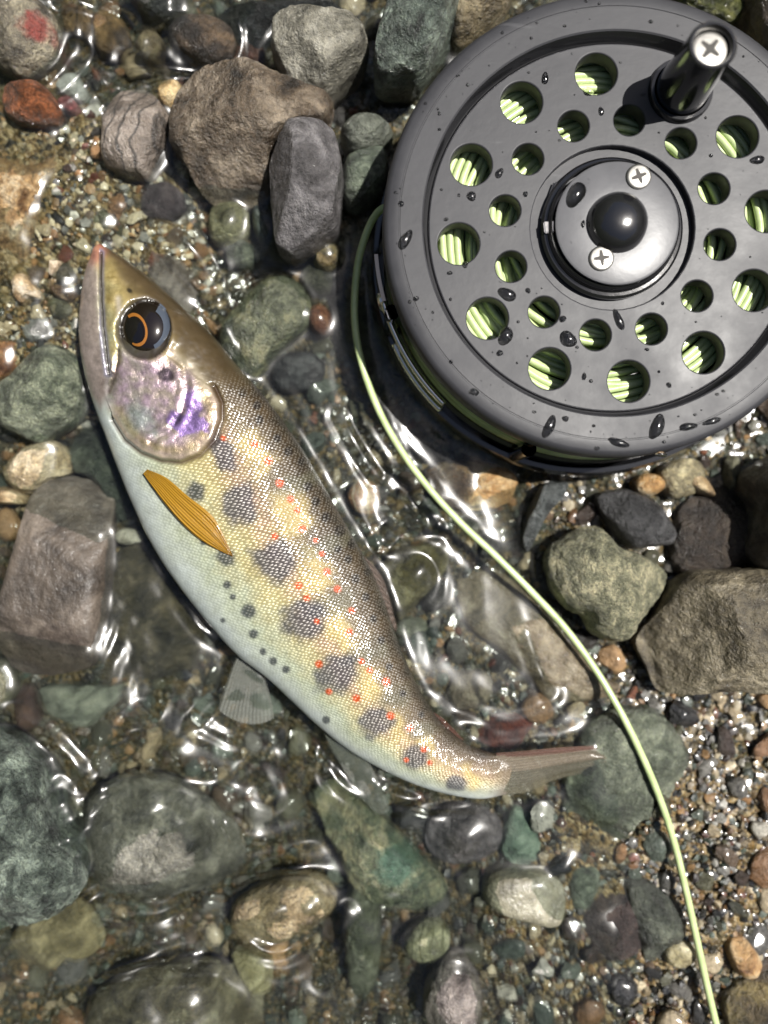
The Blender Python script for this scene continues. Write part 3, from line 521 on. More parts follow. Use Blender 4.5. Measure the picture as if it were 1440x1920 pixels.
for (x, y, r) in [(486, 787, 7), (482, 760, 7), (455, 735, 8), (520, 822, 7), (541, 846, 8), (565, 866, 7), (578, 912, 8), (592, 940, 8), (612, 970, 9), (625, 880, 6), (637, 995, 10), (634, 1030, 7), (653, 1048, 7), (667, 1085, 8), (686, 1120, 7), (700, 1160, 7), (525, 770, 6), (545, 800, 6), (660, 1020, 8), (690, 1072, 7), (715, 1200, 7), (730, 1250, 6), (755, 1300, 6), (790, 1340, 6)]:
    blend(rgb(34, 28, 26), 0.85*ell(x, y, r, r*1.1, 20, 0.2, 0.35))
for (x, y, r) in [(419, 821, 6), (477, 832, 7), (503, 864, 7), (524, 906, 8), (545, 936, 7), (557, 957, 6), (567, 992, 7), (515, 1006, 6), (592, 1013, 6), (604, 1038, 6), (613, 1072, 7), (560, 1098, 7), (575, 1121, 6), (632, 1105, 7), (594, 1165, 5), (660, 1145, 6), (656, 1185, 7), (598, 1245, 7), (678, 1240, 6), (693, 1257, 6), (723, 1278, 8), (617, 1297, 6), (668, 1309, 8), (733, 1341, 7), (768, 1365, 7), (795, 1405, 6), (762, 1425, 5), (806, 1430, 5)]:
    blend(rgb(222, 92, 14), 0.92*ell(x, y, r, r, 0, 0.3, 0.35))
# head
hd = 1-sstep(-4, 4, np.where(ins, -d_g, d_g)); headz = np.clip(hd*(d_g < 400), 0, 1)*(ins)
def softpoly(P, w=12.0):
    d = poly_dist(fpx, fpy, P, True); d = np.where(in_poly(fpx, fpy, P), -d, d); return 1-sstep(-w, w*0.6, d+4*nz)
cheek = softpoly(COVER+[(300, 640)], 22)*np.where(d_g < 14, ins, 1)
face = (fpy < 745)*(~ins)
jaw = softpoly([(165, 450), (186, 470), (187, 560), (192, 620), (204, 735), (190, 770), (120, 700), (120, 500)])
blend(rgb(186, 172, 166), 0.8*cheek)
blend(rgb(204, 178, 196), cheek*np.clip(0.55+0.8*fbm(fpx/22+4, fpy/22, 4), 0, 1)*0.75)
blend(rgb(176, 196, 186), 0.6*ell(255, 790, 34, 26, 0, 0.5, 0.6)*cheek)
blend(rgb(196, 176, 118), 0.6*np.exp(-((d_g-16)/11)**2)*cheek)
blend(rgb(168, 138, 206), 0.85*ell(352, 782, 26, 34, 20, 1.0, 0.3)*cheek)
blend(rgb(60, 48, 62), 0.85*ell(310, 705, 14, 12, 0, 0.8, 0.5)); blend(rgb(50, 44, 52), 0.7*ell(338, 780, 6, 22, 38, 0.5, 0.5))
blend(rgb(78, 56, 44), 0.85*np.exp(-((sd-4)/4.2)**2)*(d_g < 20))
blend(rgb(190, 172, 150), 0.7*np.exp(-((sd+5)/4)**2)*(d_g < 20))
blend(rgb(176, 158, 152), 0.85*jaw)
blend(rgb(196, 132, 112), 0.75*ell(178, 472, 20, 26, 0, 0.2, 0.6))
strip = softpoly([(188, 476), (214, 490), (236, 545), (224, 600), (226, 680), (206, 735), (196, 650), (189, 560)])
blend(rgb(168, 150, 96), 0.75*strip*(0.8+0.5*nz)); blend(rgb(150, 148, 172), 0.7*np.exp(-((d_m-5)/4)**2)*(fpx > 186))
blend(rgb(214, 204, 190), 0.7*np.exp(-(poly_dist(fpx, fpy, [(222, 560), (226, 620), (232, 660), (262, 690)])/6)**2))
blend(rgb(44, 36, 36), 0.9*np.exp(-(d_m/2.6)**2)); blend(rgb(86, 70, 62), 0.6*np.exp(-(d_x/4)**2))
scalp = softpoly([(205, 470), (236, 545), (275, 560), (322, 600), (330, 660), (380, 720), (400, 728), (470, 745), (480, 690), (360, 560), (240, 470)])
blend(rgb(92, 78, 52), 0.65*scalp*(0.85+0.35*nz))
blend(rgb(206, 196, 170), 0.5*np.exp(-(poly_dist(fpx, fpy, [(330, 668), (360, 690), (385, 722)])/9)**2))
blend(rgb(28, 22, 20), 0.9*(1-sstep(0.95, 1.12, eye_r)))
blend(rgb(128, 112, 92), 0.8*sstep(905, 950, fpx))
blend(rgb(24, 20, 18), 0.85*ell(243, 545, 6, 4, 40, 0.1, 0.5))
col = np.clip(0.66*col**1.12, 0.003, 0.9)
scale_mask = np.clip(sstep(2, 16, np.where(ins, -1.0, d_g))*sstep(690, 760, fpy+0.25*(fpx-400)), 0, 1)*(~ins)
scale_mask = scale_mask*(0.3+0.7*sstep(0.06, 0.38, v))
silver = np.clip(cheek*0.75+0.45*jaw+0.5*strip+0.5*softpoly([(222, 600), (262, 690), (330, 668), (345, 690), (300, 740), (210, 740)], 20)+0.22*scale_mask*(v < 0.7), 0, 0.8)*(eye_r > 1.05)
t = NT('trout_skin')
ca = t.n('ShaderNodeAttribute'); ca.attribute_name = 'pigment'
uu = t.n('ShaderNodeAttribute'); uu.attribute_name = 'along'; vvn = t.n('ShaderNodeAttribute'); vvn.attribute_name = 'across'; sm = t.n('ShaderNodeAttribute'); sm.attribute_name = 'scales'
cmb = t.n('ShaderNodeCombineXYZ'); t.l(t.math('ADD', uu.outputs['Fac'], vvn.outputs['Fac']), cmb.inputs[0]); t.l(t.math('SUBTRACT', uu.outputs['Fac'], vvn.outputs['Fac']), cmb.inputs[1])
vs_ = t.n('ShaderNodeTexVoronoi'); vs_.voronoi_dimensions = '2D'; vs_.inputs['Scale'].default_value = 1/math.pi; vs_.inputs['Randomness'].default_value = 0.42; t.l(cmb.outputs[0], vs_.inputs['Vector'])
pos = t.mapr(vs_.outputs['Distance'], 0.05, 0.62, 1.0, 0.0)
pos2 = t.math('MULTIPLY', pos, sm.outputs['Fac'])
co = t.coord()
nzs = t.noise(co, 500, 3)
basec = t.mix(t.math('MULTIPLY', t.mapr(pos, 0.5, 0.95), t.math('MULTIPLY', sm.outputs['Fac'], 0.42)), ca.outputs['Color'], t.mix(0.55, ca.outputs['Color'], (0.62, 0.58, 0.5, 1)))
basec = t.mix(t.math('MULTIPLY', t.mapr(pos, 0.35, 0.0), t.math('MULTIPLY', t.math('MULTIPLY', sm.outputs['Fac'], t.mapr(t.noise(co, 120, 3), 0.3, 0.7, 0.4, 1.3)), 0.36)), basec, t.mix(1.0, basec, (0.45, 0.43, 0.40, 1), 'MULTIPLY'))
basec = t.mix(0.3, basec, t.mix(1.0, basec, t.mapr(nzs, 0.3, 0.7, 0.6, 1.4), 'MULTIPLY'))
sv = t.n('ShaderNodeAttribute'); sv.attribute_name = 'silver'
fleck = t.noise(co, 900, 4, 0.7); blot = t.noise(co, 240, 5, 0.65)
basec = t.mix(t.math('MULTIPLY', sv.outputs['Fac'], 1.0), basec, t.mix(1.0, basec, t.mapr(t.math('ADD', t.math('MULTIPLY', fleck, 0.5), t.math('MULTIPLY', blot, 0.6)), 0.38, 0.72, 0.5, 2.0), 'MULTIPLY'))
b = t.bsdf(Base_Color=basec, Roughness=0.36, Metallic=t.math('MULTIPLY', sv.outputs['Fac'], 0.85), Coat_Weight=1.0, Coat_Roughness=0.13, Coat_IOR=1.36)
hgt = t.math('ADD', t.math('ADD', pos2, t.math('MULTIPLY', nzs, 0.35)), t.math('MULTIPLY', t.math('MULTIPLY', t.math('ADD', fleck, blot), sv.outputs['Fac']), 1.6))
t.l(t.bump(hgt, 0.00016, 0.8), b.inputs['Normal'])
t.l(t.bump(t.math('ADD', t.math('MULTIPLY', pos2, 0.25), t.noise(co, 160, 3)), 0.00035, 0.7), b.inputs['Coat Normal'])
b.inputs['Subsurface Weight'].default_value = 0.0
fish = empty('trout', (float(cxm[200]), float(cym[200]), 0.0075))
inv = np.array(fish.location)
co_f = np.stack([X, Y, Z], -1).reshape(-1, 3)-inv
qd = grid_quads(ns, nt, True)
c0 = len(co_f); co_f = np.vstack([co_f, co_f[:nt].mean(0), co_f[-nt:].mean(0)])
me = fast_mesh('body', co_f, qd[:, ::-1], t.m)
bmx = bmesh.new(); bmx.from_mesh(me); bmx.verts.ensure_lookup_table()
for base_, apex, fl in ((0, c0, 1), ((ns-1)*nt, c0+1, 0)):
    for j in range(nt):
        a_, b_ = bmx.verts[base_+j], bmx.verts[base_+(j+1) % nt]
        f_ = bmx.faces.new((a_, b_, bmx.verts[apex]) if fl else (b_, a_, bmx.verts[apex])); f_.smooth = True
bmesh.ops.recalc_face_normals(bmx, faces=bmx.faces[:]); bmx.to_mesh(me); bmx.free()
pad = lambda a: np.concatenate([a.reshape(ns*nt, -1), a[0].reshape(nt, -1).mean(0, keepdims=True), a[-1].reshape(nt, -1).mean(0, keepdims=True)])
set_color(me, 'pigment', pad(col))
arc = np.r_[0, np.cumsum(np.hypot(np.diff(cxm), np.diff(cym)))]
wid = np.hypot(ux, uy)
girth = np.cumsum(np.r_[0, np.hypot(np.diff(np.cos(tt)), 0.55*np.diff(np.sin(tt)))])
set_float(me, 'along', pad((arc[:, None]*np.ones((1, nt)))*math.pi/0.00095).ravel())
set_float(me, 'across', pad(wid.mean()**0.6*wid[:, None]**0.4*girth[None, :]*math.pi/0.00095).ravel())
set_float(me, 'silver', pad(silver.astype(float)).ravel())
set_float(me, 'scales', pad(scale_mask.astype(float)).ravel())
body = link(bpy.data.objects.new('body', me), fish)
tag(fish, 'small trout with red spots and dark parr marks lying on its side', 'fish')
fl_ = Vector(fish.location)

def bodyz(px, py):              # skin height under a photo pixel
    k = np.argmin((fpx[:, :ntop]-px)**2+(fpy[:, :ntop]-py)**2); return float(Z[:, :ntop].ravel()[k])
# eye
eye_glass = simple_mat('eye_gloss_black', hexc('#0e0b0a'), 0.08, coat=1.0)
iris_mat = simple_mat('iris_gold', hexc('#a86c2c'), 0.25, metal=0.4, coat=1.0)
lid_mat = simple_mat('eye_tissue_grey_blue', hexc('#434a55'), 0.25, coat=1.0, bump_scale=400, bump_d=0.0002)
brown_mat = simple_mat('eye_brown', hexc('#140d08'), 0.12, coat=1.0)
ez = bodyz(271, 560)-0.0012
def dome_patch(name, mat, cx, cy_, rx, ry, ang, h, z0, parent, hole=0.0, a0=0, a1=360, nr=10, na=40, domec=(271, 617, 50, 56), lift=0.0):
    """a patch lying on the eyeball's curve: centre, radii and turn in pixels of the place"""
    V, F = [], []; a = math.radians(ang); full = (a1-a0) >= 360
    m = na if full else na+1
    for i in range(nr+1):
        r = hole+(1-hole)*i/nr
        for j in range(m):
            th = math.radians(a0+(a1-a0)*j/na); x, y = rx*r*math.cos(th), ry*r*math.sin(th)
            X_, Y_ = cx+x*math.cos(a)-y*math.sin(a), cy_+x*math.sin(a)+y*math.cos(a)
            q = min(1.0, ((X_-domec[0])/domec[2])**2+((Y_-domec[1])/domec[3])**2)
            z = z0+h*math.sqrt(1-q*0.98)+lift
            V.append(Vector(W(X_, Y_, z))-fl_)
    for i in range(nr):
        for j in range(na):
            j2 = (j+1) % m if full else j+1
            F.append((i*m+j, i*m+j2, (i+1)*m+j2, (i+1)*m+j))
    return mesh_obj(name, V, F, mat, parent)
eye = dome_patch('eye', brown_mat, 271, 617, 50, 56, 0, 0.0034, ez, fish, nr=16, na=56)
dome_patch('eyelid', lid_mat, 276, 615, 46, 53, 8, 0.0034, ez, eye, hole=0.66, a0=-68, a1=58, lift=0.00012)
dome_patch('iris', iris_mat, 255, 618, 21, 32, -14, 0.0034, ez, eye, hole=0.80, a0=-115, a1=130, lift=0.00010)
dome_patch('pupil', eye_glass, 252, 619, 16, 25.5, -14, 0.0034, ez, eye, lift=0.00018)

# fins
def fin_mat(name, c1, c2, alpha, rayscale):
    t = NT(name); co = t.coord('UV')
    sep = t.n('ShaderNodeSeparateXYZ'); t.l(co, sep.inputs[0])
    wob = t.noise(co, 7, 3); fine = t.noise(co, 40, 3)
    ray = t.math('SINE', t.math('ADD', t.math('MULTIPLY', sep.outputs[0], rayscale), t.math('MULTIPLY', wob, 3.0)))
    rv = t.math('ADD', t.mapr(ray, -1.0, 1.0, 0.2, 0.7), t.mapr(fine, 0.3, 0.7, -0.25, 0.3), clamp=True)
    base = t.mix(rv, c1, c2)
    b = t.n('ShaderNodeBsdfPrincipled'); t.l(base, b.inputs['Base Color']); b.inputs['Roughness'].default_value = 0.3
    b.inputs['Coat Weight'].default_value = 1.0; b.inputs['Coat Roughness'].default_value = 0.12
    t.l(t.bump(t.math('ADD', ray, t.math('MULTIPLY', fine, 1.5)), 0.00007), b.inputs['Normal'])
    tr = t.n('ShaderNodeBsdfTranslucent'); t.l(base, tr.inputs[0])
    m1 = t.n('ShaderNodeMixShader'); m1.inputs[0].default_value = 0.35; t.l(b.outputs[0], m1.inputs[1]); t.l(tr.outputs[0], m1.inputs[2])
    tp = t.n('ShaderNodeBsdfTransparent'); m2 = t.n('ShaderNodeMixShader')
    t.l(t.mapr(rv, 0, 1, 1-alpha, (1-alpha)*0.7), m2.inputs[0]); t.l(m1.outputs[0], m2.inputs[1]); t.l(tp.outputs[0], m2.inputs[2])
    t.l(m2.outputs[0], t.out.inputs[0]); return t.m
def fin(name, edge_a, edge_b, za, zb, mat, n=26, m=14, wave=0.0002, thick=0.00018, tip=1.0):
    """ruled membrane between two edges (photo pixels), za/zb heights (mm) from root to tip along each edge"""
    A = catmull(edge_a, n); B = catmull(edge_b, n)
    V, F, UV = [], [], []
    for side in (1, -1):
        for i in range(n):
            u = i/(n-1)
            for j in range(m):
                w = j/(m-1); uq = u*(1-0.22*(2*w-1)**2*(m > 8)*tip)
                fi = uq*(n-1); i0 = min(int(fi), n-2); ff = fi-i0
                p = (A[i0]*(1-ff)+A[i0+1]*ff)*(1-w)+(B[i0]*(1-ff)+B[i0+1]*ff)*w
                z = (np.interp(u, np.linspace(0, 1, len(za)), za)*(1-w)+np.interp(u, np.linspace(0, 1, len(zb)), zb)*w)*MM
                z += wave*math.sin(w*math.pi*6)*u + side*thick*0.5*(1-0.7*u)
                V.append(Vector(W(p[0], p[1], z))-fl_); UV.append((w, u))
    N = n*m
    for i in range(n-1):
        for j in range(m-1):
            a = i*m+j; F.append((a, a+1, a+m+1, a+m)); F.append((N+a, N+a+m, N+a+m+1, N+a+1))
    for i in range(n-1):
        for j in (0, m-1):
            a = i*m+j; F.append((a, a+m, N+a+m, N+a) if j == 0 else (a, N+a, N+a+m, a+m))
    for j in range(m-1):
        a = (n-1)*m+j; F.append((a, a+1, N+a+1, N+a))
    o = mesh_obj(name, V, F, mat, fish)
    uvl = o.data.uv_layers.new(name='UVMap')
    for lp in o.data.loops: uvl.data[lp.index].uv = UV[lp.vertex_index]
    return o
z1 = bodyz(300, 900)/MM; z2 = bodyz(360, 970)/MM; z3 = bodyz(430, 1035)/MM
fin('pectoral_fin', [(276, 880), (312, 896), (352, 930), (388, 958), (408, 982), (437, 1042)], [(268, 888), (285, 912), (310, 945), (345, 985), (385, 1018), (436, 1044)], [z1+0.6, z1+1.3, z2+1.6, z2+1.6, z3+1.2, z3+0.6], [z1+0.2, z1+0.6, z2+0.8, z2+0.9, z3+0.8, z3+0.5], fin_mat('fin_yellow', hexc('#ac7e1c'), hexc('#c2962c'), 0.9, 60), wave=0.00025, tip=0)
clear_fin = fin_mat('fin_clear', hexc('#84847a'), hexc('#aeb2aa'), 0.26, 95)
fin('pelvic_fin', [(446, 1226), (430, 1265), (412, 1318), (402, 1345)], [(492, 1262), (505, 1300), (512, 1335), (515, 1368)], [13.8, 13.4, 12.6, 12], [13.8, 13.6, 12.8, 12], clear_fin)
fin('anal_fin', [(600, 1362), (625, 1410), (650, 1455), (672, 1500)], [(690, 1426), (710, 1465), (728, 1505), (735, 1545)], [13.4, 13.0, 12.2, 11.6], [13.4, 13.2, 12.4, 11.6], clear_fin)
fin('dorsal_fin', [(680, 1040), (700, 1060), (718, 1085), (732, 1120)], [(742, 1185), (745, 1178), (744, 1172), (741, 1166)], [16.5, 15.5, 14.8, 14.2], [15.6, 15.0, 14.6, 14.2], fin_mat('fin_dusky', hexc('#3c3028'), hexc('#8a7a70'), 0.75, 60))
fin('adipose_fin', [(812, 1335), (828, 1345), (846, 1362), (868, 1384)], [(838, 1366), (848, 1374), (860, 1384), (872, 1392)], [14.6, 14.8, 14.4, 14.0], [14.4, 14.4, 14.2, 13.9], fin_mat('fin_umber', hexc('#40281e'), hexc('#7a4a34'), 0.85, 30))
fin('tail_fin', [(925, 1418), (985, 1412), (1045, 1408), (1105, 1402), (1125, 1412)], [(925, 1490), (985, 1486), (1040, 1462), (1100, 1448), (1150, 1432)], [14.6, 15.4, 16.0, 16.0, 15.4], [13.6, 13.0, 12.8, 12.8, 13.0], fin_mat('fin_tail', hexc('#8c7c68'), hexc('#b8ae9c'), 0.4, 90), m=24, wave=0.0004, tip=-0.5)
fin('tail_fin_edge', [(930, 1412), (985, 1408), (1045, 1402), (1112, 1398)], [(932, 1420), (985, 1418), (1045, 1413), (1122, 1404)], [14.6, 15.9, 16.6, 16.4], [14.4, 15.7, 16.4, 16.3], fin_mat('fin_red_edge', hexc('#6e5042'), hexc('#947468'), 0.6, 12), m=6, wave=0)

# ------------------------------------------------------------------ fly reel
ZR = 37.0*MM                    # rim top
RX, RY, _ = W(1155, 418, ZR)
reel = empty('fly_reel', (RX, RY, 0.008))
PXM = (HC-ZR)/1440              # metres per photo pixel on the rim
ZP = 34.6*MM                    # face plate top
def anodised(name, base, rough, wear, coat=0.0):
    t = NT(name); co = t.coord()
    n1 = t.noise(co, 60, 6, 0.65); n2 = t.noise(co, 420, 4, 0.6)
    sc = t.n('ShaderNodeTexNoise'); mp = t.n('ShaderNodeMapping'); mp.inputs['Scale'].default_value = (1, 5, 1); mp.inputs['Rotation'].default_value = (0, 0, 0.6)
    t.l(co, mp.inputs[0]); t.l(mp.outputs[0], sc.inputs['Vector']); sc.inputs['Scale'].default_value = 90; sc.inputs['Detail'].default_value = 5
    base_c = t.mix(t.mapr(n1, 0.35, 0.7), base, tuple(x*1.35 for x in base[:3])+(1,))
    base_c = t.mix(t.mapr(sc.outputs[0], 0.68, 0.80, 0.0, wear*0.7), base_c, (0.12, 0.12, 0.125, 1))
    base_c = t.mix(t.mapr(n2, 0.68, 0.74, 0.0, wear), base_c, (0.01, 0.01, 0.01, 1))
    b = t.bsdf(Base_Color=base_c, Roughness=t.mapr(n1, 0.3, 0.7, rough*0.85, rough*1.2), Specular_IOR_Level=0.5, Coat_Weight=coat, Coat_Roughness=0.1)
    t.l(t.bump(t.math('ADD', n2, t.math('MULTIPLY', sc.outputs[0], 0.3)), 0.00006, 0.6), b.inputs['Normal']); return t.m
M_face = anodised('anodised_grey_black', (0.024, 0.024, 0.0275, 1), 0.50, 0.4)
M_black = anodised('gloss_black', (0.008, 0.008, 0.009, 1), 0.18, 0.15, 1.0)
M_plate = anodised('hub_metal', (0.085, 0.085, 0.09, 1), 0.38, 0.4)
M_chrome = simple_mat('chrome', (0.72, 0.70, 0.66, 1), 0.16, metal=1.0, bump_scale=300, bump_d=0.00004)
M_screw = simple_mat('screw_steel', (0.30, 0.29, 0.27, 1), 0.46, metal=1.0, bump_scale=900, bump_d=0.00005)
M_slot = simple_mat('screw_slot_dark', (0.02, 0.016, 0.012, 1), 0.6)
rl = Vector(reel.location)
def lathe(name, prof, mat, cx=0, cy_=0, parent=None, n=160, closed=False):
    """profile of (radius, z) in mm, turned about a vertical axis at cx,cy (metres from the reel axis)"""
    V, F = [], []; k = len(prof)
    for j in range(n):
        a = 2*math.pi*j/n; c, s = math.cos(a), math.sin(a)
        for r, z in prof: V.append((cx+r*MM*c, cy_+r*MM*s, z*MM-rl.z))
    for j in range(n):
        j2 = (j+1) % n
        for i in range(k if closed else k-1):
            i2 = (i+1) % k
            F.append((j*k+i, j2*k+i, j2*k+i2, j*k+i2))
    o = mesh_obj(name, V, F, mat, parent)
    bm = bmesh.new(); bm.from_mesh(o.data); bmesh.ops.remove_doubles(bm, verts=bm.verts, dist=1e-7); bmesh.ops.recalc_face_normals(bm, faces=bm.faces); bm.to_mesh(o.data); bm.free()
    o.data.set_sharp_from_angle(angle=math.radians(35))
    return o
z = ZR/MM; zp = ZP/MM
lathe('rim', [(38.4, z-0.25), (38.7, z), (43.0, z), (43.1, z-0.12), (43.3, z-0.12), (43.4, z), (45.3, z-0.05), (46.0, z-0.4), (46.5, z-1.2), (46.6, z-4.6), (46.1, z-5.2), (44.2, z-5.4), (37.0, z-5.4), (37.0, zp-0.5)], M_face, parent=reel, closed=False)
lathe('recess_wall', [(38.45, z-0.3), (38.2, z-0.6), (37.3, zp-0.3), (36.9, zp-1.0)], M_black, parent=reel)
HOLES = []
def hole_pos(rpx, ang):
    r = rpx*((HC-ZP)/1440); a = math.radians(ang); return r*math.cos(a), r*math.sin(a)
PK = (HC-ZP)/1440
for k in range(12):
    if k != 11: HOLES.append((hole_pos(290, 96+30*k), 39*PK))
    HOLES.append((hole_pos(204, 111+30*k), 29*PK))
def disc_with_holes(name, R, holes, ztop, thick, mat, parent, bevel=0.0003):
    cd = bpy.data.curves.new(name, 'CURVE'); cd.dimensions = '2D'; cd.fill_mode = 'BOTH'
    cd.extrude = thick/2-bevel; cd.bevel_depth = bevel; cd.bevel_resolution = 2; cd.resolution_u = 1
    def circ(x, y, r, n):
        sp = cd.splines.new('POLY'); sp.points.add(n-1); sp.use_cyclic_u = True
        for i in range(n):
            a = 2*math.pi*i/n; sp.points[i].co = (x+r*math.cos(a), y+r*math.sin(a), 0, 1)
    circ(0, 0, R-bevel, 180)
    for (x, y), r in holes: circ(x, y, r+bevel, 48)
    tmp = bpy.data.objects.new(name+'_tmp', cd); scene.collection.objects.link(tmp)
    dg = bpy.context.evaluated_depsgraph_get()
    me = bpy.data.meshes.new_from_object(tmp.evaluated_get(dg)); bpy.data.objects.remove(tmp); bpy.data.curves.remove(cd)
    for vtx in me.vertices: vtx.co.z += ztop-thick/2-rl.z
    me.polygons.foreach_set('use_smooth', [True]*len(me.polygons)); me.set_sharp_from_angle(angle=math.radians(40))
    me.materials.clear(); me.materials.append(mat); me.name = name
    return link(bpy.data.objects.new(name, me), parent)
RB = 16.6*MM
disc_with_holes('face_plate', 37.25*MM, HOLES+[((0, 0), RB)], ZP, 3.8*MM, M_face, reel)
disc_with_holes('recess_floor', RB+0.0006, [], ZP-1.5*MM, 1.2*MM, M_face, reel)
lathe('hub', [(14.4, zp-1.6), (14.4, zp-0.4), (13.9, zp+0.1), (13.3, zp+0.2), (13.0, zp+1.6), (12.6, zp+2.0)], M_black, parent=reel)
HZ = zp+2.2
HO = (0.0011, 0.0004)
lathe('hub_plate', [(0, HZ), (5.9, HZ), (11.9, HZ), (12.3, HZ-0.2), (12.4, HZ-0.6)], M_plate, parent=reel, cx=HO[0]*0.3, cy_=HO[1]*0.3)
lathe('hub_dome', [(6.1, HZ-0.1), (6.0, HZ+0.3), (5.7, HZ+1.3), (5.1, HZ+2.2), (4.2, HZ+2.95), (3.0, HZ+3.5), (1.6, HZ+3.8), (0, HZ+3.9)], M_black, parent=reel, cx=HO[0]*0.3, cy_=HO[1]*0.3)
def screw(name, px, py, zt, r, parent, ang, mat=M_screw, domeh=0.5):
    x, y, _ = W(px, py, zt*MM); x -= RX; y -= RY
    o = lathe(name, [(r, zt-0.2), (r, zt+domeh*0.5), (r*0.93, zt+domeh*0.85), (r*0.8, zt+domeh), (0, zt+domeh)], mat, x, y, parent, n=48)
    a = math.radians(ang); ca, sa = math.cos(a), math.sin(a); l, w = r*0.62*MM, r*0.13*MM; zz = (zt+domeh)*MM-rl.z
    ring = []
    for q in range(4):
        c2, s2 = (1, 0, -1, 0)[q], (0, 1, 0, -1)[q]
        for (px_, py_) in ((w*1.3, -w*1.3), (l, -w*0.7), (l, w*0.7)): ring.append((px_*c2-py_*s2, px_*s2+py_*c2))
    V = [(x+u*ca-v_*sa, y+u*sa+v_*ca, zz+dzz) for dzz in (-0.0001, 0.00003) for u, v_ in ring]
    F = [tuple(range(12, 24))]+[(i, (i+1) % 12, 12+(i+1) % 12, 12+i) for i in range(12)]
    mesh_obj('cross_slot', V, F, M_slot, o, smooth=False)
    return o
screw('hub_screw', 1197, 332, HZ, 2.5, reel, 20); screw('hub_screw', 1127, 485, HZ, 2.5, reel, 8)
# latch and its slot in the hub
def box(name, c, d, mat, parent, rz=0, bev=0.0002):
    bm = bmesh.new(); bmesh.ops.create_cube(bm, size=1)
    for vtx in bm.verts: vtx.co = Vector((vtx.co.x*d[0], vtx.co.y*d[1], vtx.co.z*d[2]))
    bmesh.ops.bevel(bm, geom=bm.edges[:], offset=bev, segments=2, affect='EDGES')
    me = bpy.data.meshes.new(name); bm.to_mesh(me); bm.free(); me.materials.append(mat)
    o = bpy.data.objects.new(name, me); o.location = c; o.rotation_euler = (0, 0, rz); return link(o, parent)
lx, ly, _ = W(1034, 428, zp*MM)
box('latch', (lx-RX, ly-RY, (zp+0.2)*MM-rl.z), (0.0034, 0.0023, 0.0016), M_chrome, reel, 0.1)
lx, ly, _ = W(1046, 380, zp*MM)
box('latch_slot', (lx-RX, ly-RY, (zp-0.9)*MM-rl.z), (0.0045, 0.0085, 0.0011), M_black, reel, -0.35, 0.0004)
# handle
hx, hy, _ = W(1275, 172, ZP); hx -= RX; hy -= RY
lathe('handle_collar', [(6.5, zp-0.3), (6.5, zp+0.7), (6.2, zp+1.2), (5.6, zp+1.2), (5.4, zp+0.6)], M_black, hx, hy, reel, n=64)
hd_ = lathe('handle', [(5.3, zp), (5.35, zp+1.5), (5.0, zp+6), (4.7, zp+11), (4.55, zp+14.6), (4.5, zp+15.4), (4.2, zp+15.7), (3.75, zp+15.7), (3.55, zp+15.2), (3.5, zp+13.8), (0, zp+13.8)], M_black, hx, hy, reel, n=72)
wx, wy = hx+RX, hy+RY
hpx, hpy = proj(wx, wy, (zp+14.1)*MM)
screw('handle_screw', float(hpx), float(hpy), zp+14.1, 3.3, reel, -40, domeh=0.35)
# frame, arbor, windings
lathe('frame_plate', [(0, 9.5), (44, 9.5), (47.6, 9.6), (49.0, 10.2), (49.4, 11.2), (49.3, 13.2), (48.6, 14.2), (47.6, 14.4), (47.2, 13.6), (46.5, 12.6), (20, 12.4), (0, 12.4)], M_black, parent=reel)
lathe('spool_back_flange', [(10, 14.0), (45.6, 14.0), (46.4, 14.5), (46.4, 15.6), (45.6, 16.2), (10, 16.2)], M_black, parent=reel)
lathe('arbor', [(9.5, 14.0), (9.5, zp-3.7)], M_black, parent=reel)
t = NT('fly_line_green'); co = t.coord(); n1 = t.noise(co, 260, 3)
b = t.bsdf(Base_Color=t.mix(t.mapr(n1, 0.3, 0.7), hexc('#a6b880'), hexc('#c2d09a')), Roughness=0.35, Coat_Weight=0.4, Coat_Roughness=0.15)
t.l(t.bump(t.noise(co, 1500, 2), 0.00005), b.inputs['Normal']); M_line = t.m
def tube(name, pts, r, mat, parent=None, sides=10, cyclic=False, origin=(0, 0, 0)):
    P = [Vector(p) for p in pts]; n = len(P); V, F = [], []
    for i in range(n):
        a = P[(i-1) % n] if (cyclic or i) else P[0]; c = P[(i+1) % n] if (cyclic or i < n-1) else P[-1]
        tn = (c-a).normalized(); s1 = tn.cross(Vector((0, 0, 1)))
        s1 = s1.normalized() if s1.length > 1e-6 else Vector((1, 0, 0)); s2 = s1.cross(tn)
        rr = r[i] if isinstance(r, (list, np.ndarray)) else r
        for k in range(sides):
            q = 2*math.pi*k/sides; V.append(P[i]+s1*math.cos(q)*rr+s2*math.sin(q)*rr-Vector(origin))
    for i in range(n if cyclic else n-1):
        i2 = (i+1) % n
        for k in range(sides): F.append((i*sides+k, i*sides+(k+1) % sides, i2*sides+(k+1) % sides, i2*sides+k))
    if not cyclic:
        F.append(tuple(range(sides))); F.append(tuple(range((n-1)*sides, n*sides)))
    return mesh_obj(name, V, F, mat, parent)
rngw = random.Random(5)
V, F = [], []
def ring_into(V, F, R, zc, r, wob, ph, n=120, sides=8):
    o = len(V)
    for j in range(n):
        a = 2*math.pi*j/n; R2 = R+wob*math.sin(a*3+ph)+0.4*wob*math.sin(a*7+ph*2); zz = zc+wob*0.6*math.sin(a*2+ph*1.7)
        for k in range(sides):
            q = 2*math.pi*k/sides; rr = R2+r*math.cos(q); V.append((rr*math.cos(a), rr*math.sin(a), zz+r*math.sin(q)-rl.z))
    for j in range(n):
        j2 = (j+1) % n
        for k in range(sides): F.append((o+j*sides+k, o+j2*sides+k, o+j2*sides+(k+1) % sides, o+j*sides+(k+1) % sides))
lr = 0.00078
